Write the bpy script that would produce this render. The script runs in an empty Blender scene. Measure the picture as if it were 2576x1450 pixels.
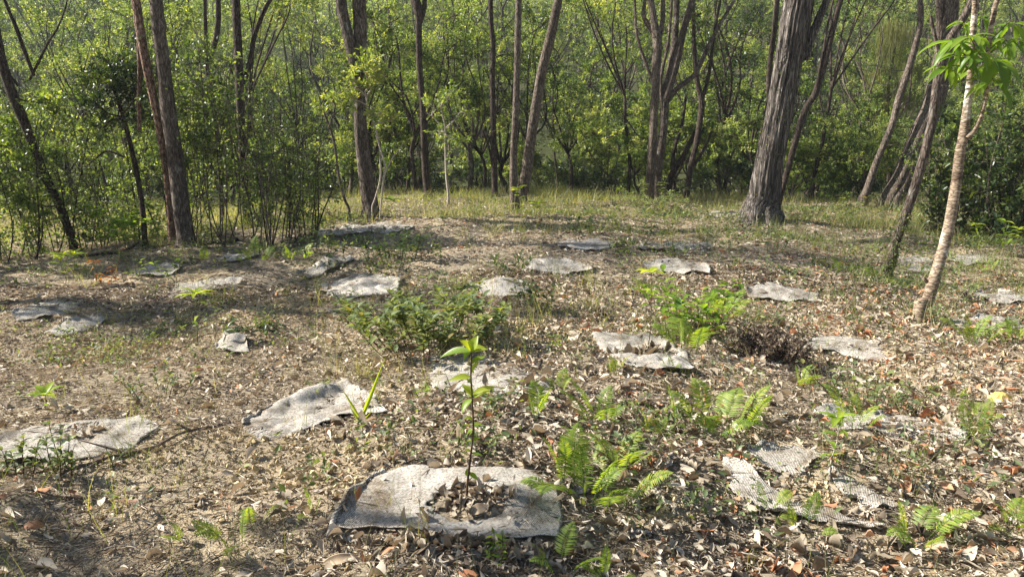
import bpy, math, random
import numpy as np
from mathutils import Vector

# ------------------------------------------------------------------ camera, sky, sun, exposure
SC = bpy.context.scene
COL = SC.collection
F_PX, UC, VC = 1909.0, 1287.5, 725.0          # focal length and centre in photo units (2575 wide)
PITCH = math.radians(11.7)
CAM_Z = 1.6
cam_d = bpy.data.cameras.new('camera')
cam_d.sensor_width = 36.0
cam_d.lens = 36.0 * F_PX / 2575.0
cam_d.clip_start = 0.05
cam_d.clip_end = 3000
cam = bpy.data.objects.new('camera', cam_d)
COL.objects.link(cam)
cam.location = (0, 0, CAM_Z)
cam.rotation_euler = (math.pi / 2 - PITCH, 0, 0)
SC.camera = cam

SUN_EL = math.radians(35)
SUN_AZ_BACK = math.radians(9)                # sun stands left, a little beyond the clearing
sdir = Vector((-math.cos(SUN_AZ_BACK) * math.cos(SUN_EL), math.sin(SUN_AZ_BACK) * math.cos(SUN_EL), math.sin(SUN_EL)))
world = bpy.data.worlds.new('World')
SC.world = world
world.use_nodes = True
wn = world.node_tree.nodes
sky = wn.new('ShaderNodeTexSky')
sky.sky_type = 'NISHITA'
sky.sun_disc = False
sky.sun_elevation = SUN_EL
sky.sun_rotation = math.atan2(sdir.x, sdir.y)
sky.dust_density = 1.0
bg = wn['Background']
bg.inputs['Strength'].default_value = 0.05
world.node_tree.links.new(sky.outputs[0], bg.inputs['Color'])
sun_d = bpy.data.lights.new('sun', 'SUN')
sun_d.energy = 5.0
sun_d.angle = math.radians(0.6)
sun_d.color = (1.0, 0.95, 0.87)
sun = bpy.data.objects.new('sun', sun_d)
COL.objects.link(sun)
sun.rotation_euler = sdir.to_track_quat('Z', 'Y').to_euler()
SC.view_settings.view_transform = 'Standard'
SC.view_settings.look = 'None'
SC.view_settings.gamma = 1.0
SC.view_settings.exposure = 1.6
SC.render.engine = 'CYCLES'
SC.cycles.max_bounces = 6
SC.cycles.transparent_max_bounces = 4
SC.cycles.volume_bounces = 1

# ------------------------------------------------------------------ numeric helpers
def rng_(s): return np.random.default_rng(s)

def _hash(ix, iy, seed):
    h = (ix.astype(np.int64) * 374761393 + iy.astype(np.int64) * 668265263 + seed * 1442695041) & 0x7fffffff
    h = ((h ^ (h >> 13)) * 1274126177) & 0x7fffffff
    return ((h ^ (h >> 16)) & 0xffff) / 65535.0

def noise(x, y, seed=0):
    x = np.asarray(x, float); y = np.asarray(y, float)
    ix = np.floor(x); iy = np.floor(y)
    fx = x - ix; fy = y - iy
    fx = fx * fx * (3 - 2 * fx); fy = fy * fy * (3 - 2 * fy)
    a = _hash(ix, iy, seed); b = _hash(ix + 1, iy, seed)
    c = _hash(ix, iy + 1, seed); d = _hash(ix + 1, iy + 1, seed)
    return (a * (1 - fx) + b * fx) * (1 - fy) + (c * (1 - fx) + d * fx) * fy - 0.5

HY = [-50, 0, 14, 20.5, 25, 32, 42, 60, 90, 150, 220, 300, 400]
HZ = [0, 0, 0.0, 0.0, -0.6, -1.7, -1.2, 3.2, 12, 32, 58, 74, 80]
def ground(x, y, fine=True):
    x = np.asarray(x, float); y = np.asarray(y, float)
    yy = y + 0.18 * np.clip(x, 0, 60) * (y > 0)
    z = np.interp(yy, HY, HZ)
    z = z + 0.15 * noise(x * 0.28 + 3.1, y * 0.28, 1) + 0.23 * noise(x * 0.8, y * 0.8 + 9, 2)
    z = z - (0.035 * np.clip(-x - 1.0, 0, 9) + 0.012 * np.clip(x - 1.5, 0, 9)) * np.clip((y - 2) / 5, 0, 1) + 0.17 * np.exp(-((y - 12.5) / 2.2) ** 2 - (x / 4.5) ** 2)
    z = z + 6.0 * noise(x * 0.02, y * 0.02, 5) * np.clip((y - 40) / 100, 0, 1)
    if fine:
        z = z + 0.075 * noise(x * 2.6, y * 2.6, 3) + 0.016 * noise(x * 11, y * 11, 4)
    return z
G0 = float(ground(0, 0))
cam.location.z = CAM_Z + G0
CAMP = np.array([0, 0, CAM_Z + G0])

def ray(u, v):
    f = np.array([0, math.cos(PITCH), -math.sin(PITCH)]); up = np.array([0, math.sin(PITCH), math.cos(PITCH)])
    return f * F_PX + np.array([1.0, 0, 0]) * (u - UC) + up * (VC - v)

def at(u, v, Y):                     # the point of the sight line that stands Y metres out
    d = ray(u, v)
    return CAMP + d * (Y / d[1])

def on_ground(u, v):                 # where the sight line meets the ground
    d = ray(u, v)
    ys = np.linspace(1.5, 60, 4000)
    P = CAMP[None, :] + d[None, :] * (ys / d[1])[:, None]
    g = ground(P[:, 0], P[:, 1], False)
    k = np.argmax(P[:, 2] < g)
    if P[k, 2] >= g[k]: k = len(ys) - 1
    if ys[k] > 22:
        p = CAMP + d * (21.0 / d[1]); p[2] = float(ground(p[0], p[1])); return p
    p = P[k].copy(); p[2] = float(ground(p[0], p[1]))
    return p

def mpp(Y):                          # metres per photo unit at distance Y
    return Y / F_PX

# ------------------------------------------------------------------ mesh building
class MB:
    def __init__(s): s.V = []; s.F = []; s.T = []; s.n = 0
    def add(s, V, F, t=0.5):
        V = np.asarray(V, float).reshape(-1, 3); F = np.asarray(F, np.int64)
        s.V.append(V); s.F.append(F + s.n); s.n += len(V)
        s.T.append(np.broadcast_to(np.asarray(t, float), (len(V),)).copy())
    def mesh(s, name, m, smooth=True):
        V = np.concatenate(s.V); T = np.concatenate(s.T)
        me = bpy.data.meshes.new(name)
        me.vertices.add(len(V)); me.vertices.foreach_set('co', V.ravel().astype(np.float32))
        sizes = np.concatenate([np.full(len(f), f.shape[1]) for f in s.F])
        idx = np.concatenate([f.ravel() for f in s.F])
        me.loops.add(len(idx)); me.loops.foreach_set('vertex_index', idx.astype(np.int32))
        me.polygons.add(len(sizes))
        st = np.concatenate([[0], np.cumsum(sizes)[:-1]])
        me.polygons.foreach_set('loop_start', st.astype(np.int32))
        me.polygons.foreach_set('loop_total', sizes.astype(np.int32))
        me.polygons.foreach_set('use_smooth', np.full(len(sizes), smooth))
        a = me.attributes.new('tint', 'FLOAT', 'POINT'); a.data.foreach_set('value', T.astype(np.float32))
        me.update(); me.validate()
        me.materials.append(m)
        return me
    def build(s, name, m, parent=None, smooth=True):
        o = bpy.data.objects.new(name, s.mesh(name, m, smooth)); COL.objects.link(o)
        if parent is not None: o.parent = parent
        return o

def nrm(a):
    a = np.asarray(a, float)
    return a / np.maximum(np.linalg.norm(a, axis=-1, keepdims=True), 1e-9)

def tube(mb, pts, rad, sides=8, ridge=0.0, seed=0, tint=0.5, cap=True, freq=9):
    pts = np.asarray(pts, float); n = len(pts); rad = np.broadcast_to(np.asarray(rad, float), (n,))
    tg = nrm(np.gradient(pts, axis=0))
    ref = np.array([0.0, 1, 0]) if abs(tg[:, 1]).mean() < 0.8 else np.array([1.0, 0, 0])
    S = nrm(np.cross(tg, ref)); B = np.cross(tg, S)
    a = np.linspace(0, 2 * math.pi, sides, endpoint=False)
    r = rad[:, None] * np.ones(sides)[None, :]
    if ridge:
        t = np.cumsum(np.r_[0, np.linalg.norm(np.diff(pts, axis=0), axis=1)])
        A, TT = np.meshgrid(a, t)
        c = np.cos(A); s_ = np.sin(A)
        r = r * (1 + ridge * 2 * noise(c * freq / 3 + 7, s_ * freq / 3 + TT * 0.8, seed) + ridge * 1.6 * noise(c * freq + 30, s_ * freq + TT * 2.0, seed + 1))
    V = pts[:, None, :] + S[:, None, :] * (np.cos(a)[None, :, None] * r[..., None]) + B[:, None, :] * (np.sin(a)[None, :, None] * r[..., None])
    V = V.reshape(-1, 3)
    i = np.arange(n - 1)[:, None] * sides; j = np.arange(sides)[None, :]; k = (j + 1) % sides
    F = np.stack([i + j, i + k, i + sides + k, i + sides + j], -1).reshape(-1, 4)
    mb.add(V, F, tint)
    if cap:
        base = (n - 1) * sides
        mb.add(np.vstack([V[base:base + sides], pts[-1] + tg[-1] * rad[-1] * 0.4]), [[q, (q + 1) % sides, sides] for q in range(sides)], tint)

def smooth_path(P, n):
    P = np.asarray(P, float); m = len(P)
    if m < 3:
        t = np.linspace(0, 1, n)[:, None]; return P[0] * (1 - t) + P[-1] * t
    Q = np.vstack([2 * P[0] - P[1], P, 2 * P[-1] - P[-2]])
    s = np.linspace(0, m - 1 - 1e-6, n); i = s.astype(int); t = (s - i)[:, None]
    a, b, c, d = Q[i], Q[i + 1], Q[i + 2], Q[i + 3]
    return 0.5 * (2 * b + (c - a) * t + (2 * a - 5 * b + 4 * c - d) * t ** 2 + (3 * b - a - 3 * c + d) * t ** 3)

def leaf_rhomb(mb, P, D, N, L, W, fold=0.25, tint=0.5):
    D = nrm(D); S = nrm(np.cross(D, N)); N2 = np.cross(S, D)
    L = np.broadcast_to(L, (len(P),))[:, None]; W = np.broadcast_to(W, (len(P),))[:, None]
    fold = np.broadcast_to(fold, (len(P),))[:, None]
    m = P + D * L * 0.45
    V = np.stack([P, m - S * W * 0.5 + N2 * W * fold, P + D * L - N2 * L * 0.08, m + S * W * 0.5 + N2 * W * fold], 1).reshape(-1, 3)
    b = np.arange(len(P))[:, None] * 4
    F = np.vstack([b + np.array([[0, 1, 2]]), b + np.array([[0, 2, 3]])])
    mb.add(V, F, np.repeat(np.broadcast_to(tint, (len(P),)), 4))

def leaf_strip(mb, P, D, N, L, W, k=4, curl=0.2, fold=0.15, tint=0.5, peak=0.85, wav=0.0, seed=0, twist=0.0):
    P = np.asarray(P, float); n = len(P); D = nrm(D); S = nrm(np.cross(D, N)); N2 = np.cross(S, D)
    L = np.broadcast_to(L, (n,)); W = np.broadcast_to(W, (n,)); curl = np.broadcast_to(curl, (n,)); fold = np.broadcast_to(fold, (n,))
    R = rng_(seed); rows = []
    tw = np.broadcast_to(twist, (n,))
    for s in range(k + 1):
        t = s / k
        w = W * max(0.03, math.sin(math.pi * min(1, t ** peak) * 0.98 + 0.02)) * 0.5
        c = P + D * (L * t * (1 - 0.35 * np.abs(curl) * t))[:, None] - N2 * (L * curl * t * t)[:, None]
        ang = tw * t
        Sx = S * np.cos(ang)[:, None] + N2 * np.sin(ang)[:, None]
        j1 = R.normal(0, 1, n) * wav * W; j2 = R.normal(0, 1, n) * wav * W
        rows += [c - Sx * w[:, None] + N2 * (w * fold * 2 + j1)[:, None], c, c + Sx * w[:, None] + N2 * (w * fold * 2 + j2)[:, None]]
    V = np.stack(rows, 1).reshape(-1, 3); m = 3 * (k + 1)
    f = []
    for s in range(k):
        a = s * 3
        f += [[a, a + 1, a + 4, a + 3], [a + 1, a + 2, a + 5, a + 4]]
    F = (np.arange(n)[:, None, None] * m + np.array(f)[None]).reshape(-1, 4)
    mb.add(V, F, np.repeat(np.broadcast_to(tint, (n,)), m))

def blades(mb, P, D, L, W, k=3, bend=0.3, tint=0.5, seed=0):
    n = len(P); R = rng_(seed); D = nrm(D)
    hor = nrm(np.c_[R.normal(0, 1, n), R.normal(0, 1, n), np.zeros(n)]); S = nrm(np.cross(D, hor))
    L = np.broadcast_to(L, (n,)); W = np.broadcast_to(W, (n,)); bend = np.broadcast_to(bend, (n,))
    rows = []
    for s in range(k + 1):
        t = s / k
        c = P + D * (L * t)[:, None] + (hor * 1.0 - np.array([0, 0, 0.45])) * (L * bend * t * t)[:, None]
        w = (W * 0.5 * (1 - t * 0.9))[:, None]
        rows += [c - S * w, c + S * w]
    V = np.stack(rows, 1).reshape(-1, 3); m = 2 * (k + 1)
    f = [[2 * s, 2 * s + 1, 2 * s + 3, 2 * s + 2] for s in range(k)]
    F = (np.arange(n)[:, None, None] * m + np.array(f)[None]).reshape(-1, 4)
    mb.add(V, F, np.repeat(np.broadcast_to(tint, (n,)), m))

def in_poly(x, y, poly):
    inside = np.zeros(len(x), bool); n = len(poly)
    for i in range(n):
        x1, y1 = poly[i]; x2, y2 = poly[(i + 1) % n]
        c = ((y1 > y) != (y2 > y)) & (x < (x2 - x1) * (y - y1) / (y2 - y1 + 1e-12) + x1)
        inside ^= c
    return inside

# ------------------------------------------------------------------ things
def tag(o, label=None, cat=None, group=None, kind=None):
    if label: o['label'] = label
    if cat: o['category'] = cat
    if group: o['group'] = group
    if kind: o['kind'] = kind
    return o
def empty(name, loc, label, cat, group=None, rz=0):
    o = bpy.data.objects.new(name, None); COL.objects.link(o)
    o.empty_display_size = 0.1
    o.location = tuple(float(q) for q in loc); o.rotation_euler = (0, 0, rz)
    return tag(o, label, cat, group)
KIDS = {}
def copy_tree(o, loc, rz, sc=1.0, label=None, group=None, szz=None):
    c = o.copy(); COL.objects.link(c); c.location = tuple(float(q) for q in loc); c.rotation_euler = (0, 0, rz)
    c.scale = (sc, sc, sc if szz is None else szz)
    if label: c['label'] = label
    if group: c['group'] = group
    for ch in list(o.children):
        d = ch.copy(); COL.objects.link(d); d.parent = c
    return c

# ------------------------------------------------------------------ materials
def mat(name):
    m = bpy.data.materials.new(name); m.use_nodes = True
    nt = m.node_tree
    return m, nt, nt.nodes['Principled BSDF'], nt.nodes['Material Output']
def ramp(nt, stops, src=None, interp='LINEAR'):
    r = nt.nodes.new('ShaderNodeValToRGB'); r.color_ramp.interpolation = interp
    e = r.color_ramp.elements
    while len(e) < len(stops): e.new(0.5)
    for k, (p, c) in enumerate(stops):
        e[k].position = p; e[k].color = (*c, 1)
    if src is not None: nt.links.new(src, r.inputs[0])
    return r
def noise_node(nt, scale, detail=4, vec=None, rough=0.55, dist=0.0):
    n = nt.nodes.new('ShaderNodeTexNoise'); n.inputs['Scale'].default_value = scale; n.inputs['Detail'].default_value = detail
    n.inputs['Roughness'].default_value = rough; n.inputs['Distortion'].default_value = dist
    if vec is not None: nt.links.new(vec, n.inputs['Vector'])
    return n
def mapping(nt, sc=(1, 1, 1), out='Object'):
    tc = nt.nodes.new('ShaderNodeTexCoord'); mp = nt.nodes.new('ShaderNodeMapping')
    mp.inputs['Scale'].default_value = sc
    nt.links.new(tc.outputs[out], mp.inputs['Vector']); return mp.outputs[0]
def bump(nt, h, strength, dist, bs):
    b = nt.nodes.new('ShaderNodeBump'); b.inputs['Strength'].default_value = strength; b.inputs['Distance'].default_value = dist
    nt.links.new(h, b.inputs['Height']); nt.links.new(b.outputs[0], bs.inputs['Normal']); return b
def mix(nt, a, b, fac, mode='MIX'):
    m = nt.nodes.new('ShaderNodeMix'); m.data_type = 'RGBA'; m.blend_type = mode
    for s, i in ((a, 6), (b, 7)):
        if isinstance(s, tuple): m.inputs[i].default_value = (*s, 1)
        else: nt.links.new(s, m.inputs[i])
    if isinstance(fac, (int, float)): m.inputs[0].default_value = fac
    else: nt.links.new(fac, m.inputs[0])
    return m.outputs[2]

def leaf_mat(name, stops, trans=0.45, rough=0.45, objvar=0.25, spec=0.35, dry=False):
    m, nt, bs, out = mat(name)
    at_ = nt.nodes.new('ShaderNodeAttribute'); at_.attribute_name = 'tint'
    fac = at_.outputs['Fac']
    if objvar:
        oi = nt.nodes.new('ShaderNodeObjectInfo')
        ma = nt.nodes.new('ShaderNodeMath'); ma.operation = 'MULTIPLY_ADD'
        ma.inputs[1].default_value = objvar; nt.links.new(oi.outputs['Random'], ma.inputs[0])
        sub = nt.nodes.new('ShaderNodeMath'); sub.operation = 'SUBTRACT'; sub.inputs[1].default_value = objvar / 2
        nt.links.new(fac, ma.inputs[2]); nt.links.new(ma.outputs[0], sub.inputs[0]); fac = sub.outputs[0]
    r = ramp(nt, stops, fac)
    nt.links.new(r.outputs[0], bs.inputs['Base Color'])
    bs.inputs['Roughness'].default_value = rough
    bs.inputs['Specular IOR Level'].default_value = spec
    tr = nt.nodes.new('ShaderNodeBsdfTranslucent')
    c2 = mix(nt, r.outputs[0], (1.0, 0.8, 0.6) if dry else (1.0, 0.98, 0.55), 1.0, 'MULTIPLY')
    c3 = mix(nt, c2, (1.3, 1.3, 1.3) if dry else (1.95, 1.9, 0.95), 1.0, 'MULTIPLY')
    nt.links.new(c3, tr.inputs['Color'])
    ms = nt.nodes.new('ShaderNodeMixShader'); ms.inputs[0].default_value = trans
    nt.links.new(bs.outputs[0], ms.inputs[1]); nt.links.new(tr.outputs[0], ms.inputs[2]); nt.links.new(ms.outputs[0], out.inputs[0])
    return m

def bark_mat(name, c_dark, c_mid, c_light, sc=(14, 14, 2.2), bs_=0.9, bd=0.012, patch=None, fine=1.0):
    m, nt, bs, out = mat(name)
    v = mapping(nt, sc)
    n1 = noise_node(nt, 1.0, 6, v, 0.65, 0.6)
    v2 = mapping(nt, (1.5, 1.5, 1.1))
    n2 = noise_node(nt, 1.0, 4, v2, 0.6)
    r = ramp(nt, [(0.3, c_dark), (0.5, c_mid), (0.72, c_light)], n1.outputs[0])
    col = r.outputs[0]
    r2 = ramp(nt, [(0.35, (0.65, 0.62, 0.6)), (0.7, (1.2, 1.2, 1.2))], n2.outputs[0])
    col = mix(nt, col, r2.outputs[0], 1.0, 'MULTIPLY')
    if patch:
        for pc, lo, hi, s in patch:
            vp = mapping(nt, s); np_ = noise_node(nt, 1.0, 3, vp, 0.5, 0.3)
            rp = ramp(nt, [(lo, (0, 0, 0)), (hi, (1, 1, 1))], np_.outputs[0])
            col = mix(nt, col, pc, rp.outputs[0])
    wv = nt.nodes.new('ShaderNodeVectorMath'); wv.operation = 'MULTIPLY_ADD'
    nz = noise_node(nt, 0.5, 3, v, 0.6); wv.inputs[1].default_value = (1.6, 1.6, 1.6)
    nt.links.new(nz.outputs['Color'], wv.inputs[0]); nt.links.new(v, wv.inputs[2])
    vo = nt.nodes.new('ShaderNodeTexVoronoi'); vo.feature = 'DISTANCE_TO_EDGE'; vo.inputs['Scale'].default_value = 0.9; nt.links.new(wv.outputs[0], vo.inputs['Vector'])
    cr = ramp(nt, [(0.0, (0.30, 0.28, 0.27)), (0.16, (1, 1, 1))], vo.outputs['Distance'])
    col = mix(nt, col, cr.outputs[0], 0.85 if bd > 0.006 else 0.25, 'MULTIPLY')
    nt.links.new(col, bs.inputs['Base Color'])
    bs.inputs['Roughness'].default_value = 0.9
    bs.inputs['Specular IOR Level'].default_value = 0.15
    hm = nt.nodes.new('ShaderNodeMath'); hm.operation = 'MULTIPLY_ADD'; hm.inputs[1].default_value = 0.6
    sp_ = nt.nodes.new('ShaderNodeSeparateColor'); nt.links.new(cr.outputs[0], sp_.inputs[0])
    nt.links.new(sp_.outputs[0], hm.inputs[0]); nt.links.new(n1.outputs[0], hm.inputs[2])
    bump(nt, hm.outputs[0], bs_, bd, bs)
    return m

M = {}
GR = lambda k: [(0.0, (0.024 * k, 0.042 * k, 0.014 * k)), (0.4, (0.062 * k, 0.095 * k, 0.024 * k)), (0.75, (0.125 * k, 0.160 * k, 0.052 * k)), (1.0, (0.215 * k, 0.225 * k, 0.09 * k))]
M['leaf_forest'] = leaf_mat('leaf_forest', GR(1.72), 0.42, 0.45, 0.35, 0.35)
M['leaf_thicket'] = leaf_mat('leaf_thicket', GR(1.6), 0.38, 0.45, 0.35, 0.35)
M['leaf_dark'] = leaf_mat('leaf_dark', [(0, (0.012, 0.028, 0.010)), (0.6, (0.038, 0.068, 0.018)), (1, (0.085, 0.11, 0.025))], 0.35, 0.35, 0.2, 0.5)
M['leaf_bright'] = leaf_mat('leaf_bright', [(0, (0.07, 0.14, 0.018)), (0.6, (0.20, 0.30, 0.035)), (1, (0.36, 0.40, 0.05))], 0.5, 0.4, 0.1)
M['leaf_shrub'] = leaf_mat('leaf_shrub', [(0, (0.065, 0.09, 0.045)), (0.55, (0.115, 0.155, 0.07)), (0.9, (0.22, 0.25, 0.08)), (1, (0.20, 0.13, 0.07))], 0.35, 0.5, 0.1, 0.25)
M['leaf_red'] = leaf_mat('leaf_red', [(0, (0.16, 0.05, 0.015)), (0.6, (0.26, 0.09, 0.02)), (1, (0.16, 0.16, 0.03))], 0.4, 0.45, 0.05)
M['fern'] = leaf_mat('fern_green', [(0, (0.09, 0.15, 0.028)), (0.6, (0.19, 0.27, 0.045)), (1, (0.33, 0.34, 0.07))], 0.45, 0.5, 0.4)
M['grass'] = leaf_mat('grass_green', [(0, (0.06, 0.10, 0.03)), (0.5, (0.12, 0.15, 0.045)), (0.8, (0.22, 0.22, 0.10)), (1, (0.38, 0.34, 0.20))], 0.4, 0.5, 0)
M['casuarina'] = leaf_mat('needle_olive', [(0, (0.06, 0.075, 0.025)), (1, (0.17, 0.17, 0.06))], 0.4, 0.6, 0)
LIT = [(0.0, (0.05, 0.034, 0.025)), (0.22, (0.145, 0.112, 0.078)), (0.45, (0.295, 0.245, 0.178)), (0.65, (0.43, 0.37, 0.285)), (0.82, (0.58, 0.52, 0.425)), (0.90, (0.42, 0.23, 0.13)), (1.0, (0.38, 0.17, 0.085))]
M['litter'] = leaf_mat('dry_leaf', LIT, 0.15, 0.75, 0, 0.2, True)
M['litter_orange'] = leaf_mat('orange_dry_leaf', [(0, (0.26, 0.12, 0.05)), (1, (0.50, 0.25, 0.11))], 0.25, 0.6, 0, 0.3, True)
M['litter_pale'] = leaf_mat('pale_dry_leaf', [(0, (0.36, 0.26, 0.16)), (1, (0.50, 0.38, 0.25))], 0.15, 0.6, 0, 0.3, True)
M['straw'] = leaf_mat('dry_straw', [(0, (0.06, 0.045, 0.033)), (0.35, (0.20, 0.16, 0.115)), (0.75, (0.52, 0.45, 0.35)), (1, (0.74, 0.67, 0.56))], 0.1, 0.8, 0, 0.15, True)
M['crumb'] = leaf_mat('soil_crumb', [(0, (0.26, 0.19, 0.10)), (1, (0.66, 0.54, 0.31))], 0.0, 0.95, 0, 0.05, True)
M['yellow'] = leaf_mat('yellow_leaf', [(0, (0.5, 0.38, 0.1)), (1, (0.72, 0.58, 0.2))], 0.25, 0.6, 0)
M['stem_green'] = bark_mat('stem_green', (0.07, 0.06, 0.03), (0.12, 0.10, 0.05), (0.2, 0.17, 0.09), (60, 60, 20), 0.4, 0.001)
M['stem_red'] = bark_mat('stem_brown', (0.05, 0.028, 0.02), (0.11, 0.07, 0.045), (0.19, 0.13, 0.09), (60, 60, 20), 0.4, 0.001)
M['twig_dry'] = bark_mat('twig_dry', (0.08, 0.055, 0.04), (0.16, 0.12, 0.09), (0.30, 0.25, 0.2), (50, 50, 20), 0.6, 0.002)
M['wood_pale'] = bark_mat('wood_pale', (0.22, 0.18, 0.14), (0.42, 0.37, 0.31), (0.62, 0.57, 0.5), (60, 60, 60), 0.8, 0.003)
M['bark_brown'] = bark_mat('bark_brown', (0.035, 0.026, 0.021), (0.135, 0.108, 0.088), (0.30, 0.25, 0.205), (34, 34, 9), 1.0, 0.02, patch=[((0.28, 0.26, 0.22), 0.58, 0.70, (6, 6, 3))])
M['bark_dark'] = bark_mat('bark_dark', (0.02, 0.015, 0.012), (0.07, 0.052, 0.042), (0.15, 0.12, 0.10), (30, 30, 9), 1.0, 0.014)
M['bark_tan'] = bark_mat('bark_tan', (0.05, 0.038, 0.03), (0.175, 0.142, 0.115), (0.36, 0.30, 0.24), (32, 32, 9), 1.0, 0.02, patch=[((0.10, 0.075, 0.06), 0.55, 0.68, (7, 7, 3))])
M['bark_grey'] = bark_mat('bark_grey_furrowed', (0.025, 0.018, 0.015), (0.19, 0.165, 0.145), (0.50, 0.465, 0.42), (30, 30, 2.6), 1.0, 0.05)
M['bark_peel'] = bark_mat('bark_peeling', (0.05, 0.03, 0.022), (0.27, 0.17, 0.12), (0.50, 0.38, 0.30), (22, 22, 12), 1.0, 0.03)
M['bark_pale'] = bark_mat('bark_pale_banded', (0.13, 0.095, 0.065), (0.34, 0.265, 0.19), (0.50, 0.41, 0.31), (14, 14, 40), 0.8, 0.008,
                          patch=[((0.66, 0.61, 0.53), 0.54, 0.60, (3, 3, 4.5)), ((0.14, 0.10, 0.07), 0.58, 0.64, (2.5, 2.5, 7))])

def ground_mat():
    m, nt, bs, out = mat('sandy_soil')
    v = mapping(nt, (1, 1, 1))
    big = noise_node(nt, 0.9, 5, v, 0.6, 0.4); mid = noise_node(nt, 14, 6, v, 0.7); fi = noise_node(nt, 110, 4, v, 0.7)
    a = ramp(nt, [(0.3, (0.24, 0.185, 0.12)), (0.5, (0.40, 0.32, 0.21)), (0.7, (0.58, 0.475, 0.31))], mid.outputs[0])
    b = ramp(nt, [(0.3, (0.08, 0.065, 0.048)), (0.55, (0.29, 0.24, 0.175)), (0.75, (0.52, 0.44, 0.32))], fi.outputs[0])
    f = ramp(nt, [(0.42, (0, 0, 0)), (0.62, (1, 1, 1))], big.outputs[0])
    c = mix(nt, b.outputs[0], a.outputs[0], f.outputs[0])
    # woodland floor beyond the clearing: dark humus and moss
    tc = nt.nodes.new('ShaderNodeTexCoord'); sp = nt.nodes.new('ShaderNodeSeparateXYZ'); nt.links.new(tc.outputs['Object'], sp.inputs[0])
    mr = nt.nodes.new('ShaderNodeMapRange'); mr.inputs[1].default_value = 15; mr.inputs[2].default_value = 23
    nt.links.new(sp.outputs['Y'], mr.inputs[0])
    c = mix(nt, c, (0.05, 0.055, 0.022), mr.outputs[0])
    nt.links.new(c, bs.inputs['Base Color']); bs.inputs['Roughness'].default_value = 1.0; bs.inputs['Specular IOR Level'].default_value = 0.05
    ad = nt.nodes.new('ShaderNodeMath'); ad.operation = 'MULTIPLY_ADD'; ad.inputs[1].default_value = 0.35
    nt.links.new(fi.outputs[0], ad.inputs[0]); nt.links.new(mid.outputs[0], ad.inputs[2])
    bump(nt, ad.outputs[0], 1.0, 0.03, bs)
    return m
M['ground'] = ground_mat()

def jute_mat():
    m, nt, bs, out = mat('jute_weave')
    v = mapping(nt, (1, 1, 1)); v.node.inputs['Rotation'].default_value = (0, 0, 0.5)
    wob = noise_node(nt, 6, 2, v)
    w = []
    for d in ('X', 'Y'):
        wv = nt.nodes.new('ShaderNodeTexWave'); wv.bands_direction = d; wv.inputs['Scale'].default_value = 46
        wv.inputs['Distortion'].default_value = 3.0; wv.inputs['Detail'].default_value = 2; wv.inputs['Detail Scale'].default_value = 0.6
        nt.links.new(v, wv.inputs['Vector']); w.append(wv)
    mul = nt.nodes.new('ShaderNodeMath'); mul.operation = 'MAXIMUM'
    nt.links.new(w[0].outputs['Fac'], mul.inputs[0]); nt.links.new(w[1].outputs['Fac'], mul.inputs[1])
    st = noise_node(nt, 3.5, 5, v, 0.65, 0.5)
    a = ramp(nt, [(0.2, (0.21, 0.195, 0.17)), (0.9, (0.62, 0.585, 0.53))], mul.outputs[0])
    b = ramp(nt, [(0.36, (0.42, 0.36, 0.29)), (0.47, (0.85, 0.82, 0.78)), (0.7, (1.15, 1.15, 1.15))], st.outputs[0])
    c = mix(nt, a.outputs[0], b.outputs[0], 1.0, 'MULTIPLY')
    fb = noise_node(nt, 95, 3, v, 0.7); fr = ramp(nt, [(0.38, (0.5, 0.48, 0.44)), (0.56, (1.18, 1.18, 1.18))], fb.outputs[0])
    c = mix(nt, c, fr.outputs[0], 0.9, 'MULTIPLY')
    dk = noise_node(nt, 9, 5, v, 0.75); dr = ramp(nt, [(0.60, (0, 0, 0)), (0.70, (0.8, 0.8, 0.8))], dk.outputs[0])
    c = mix(nt, c, (0.25, 0.19, 0.125), dr.outputs[0])
    nt.links.new(c, bs.inputs['Base Color']); bs.inputs['Roughness'].default_value = 0.95; bs.inputs['Specular IOR Level'].default_value = 0.1
    bump(nt, mul.outputs[0], 1.0, 0.004, bs)
    return m
M['jute'] = jute_mat()

# ------------------------------------------------------------------ ground
def build_ground():
    s = np.linspace(-1, 1, 760); X = 0.9 * np.sinh(s * math.log(2 * 420 / 0.9)) ; X = np.sign(s) * np.abs(X)
    # denser in the middle: blend of linear core and wide wings
    X = np.concatenate([-np.geomspace(320, 9, 90), np.linspace(-8.9, 8.9, 520), np.geomspace(9, 320, 90)])
    Y = np.concatenate([np.linspace(-12, 1.4, 30), np.geomspace(1.5, 20, 520), np.geomspace(20.3, 380, 170)])
    XX, YY = np.meshgrid(X, Y); Z = ground(XX, YY)
    V = np.stack([XX, YY, Z], -1).reshape(-1, 3); nx = len(X)
    i = np.arange(len(Y) - 1)[:, None] * nx; j = np.arange(nx - 1)[None, :]
    F = np.stack([i + j, i + j + 1, i + nx + j + 1, i + nx + j], -1).reshape(-1, 4)
    mb = MB(); mb.add(V, F)
    o = mb.build('ground', M['ground']); tag(o, kind='structure', label='sandy sloping forest clearing floor rising to a wooded hillside')
build_ground()

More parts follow.
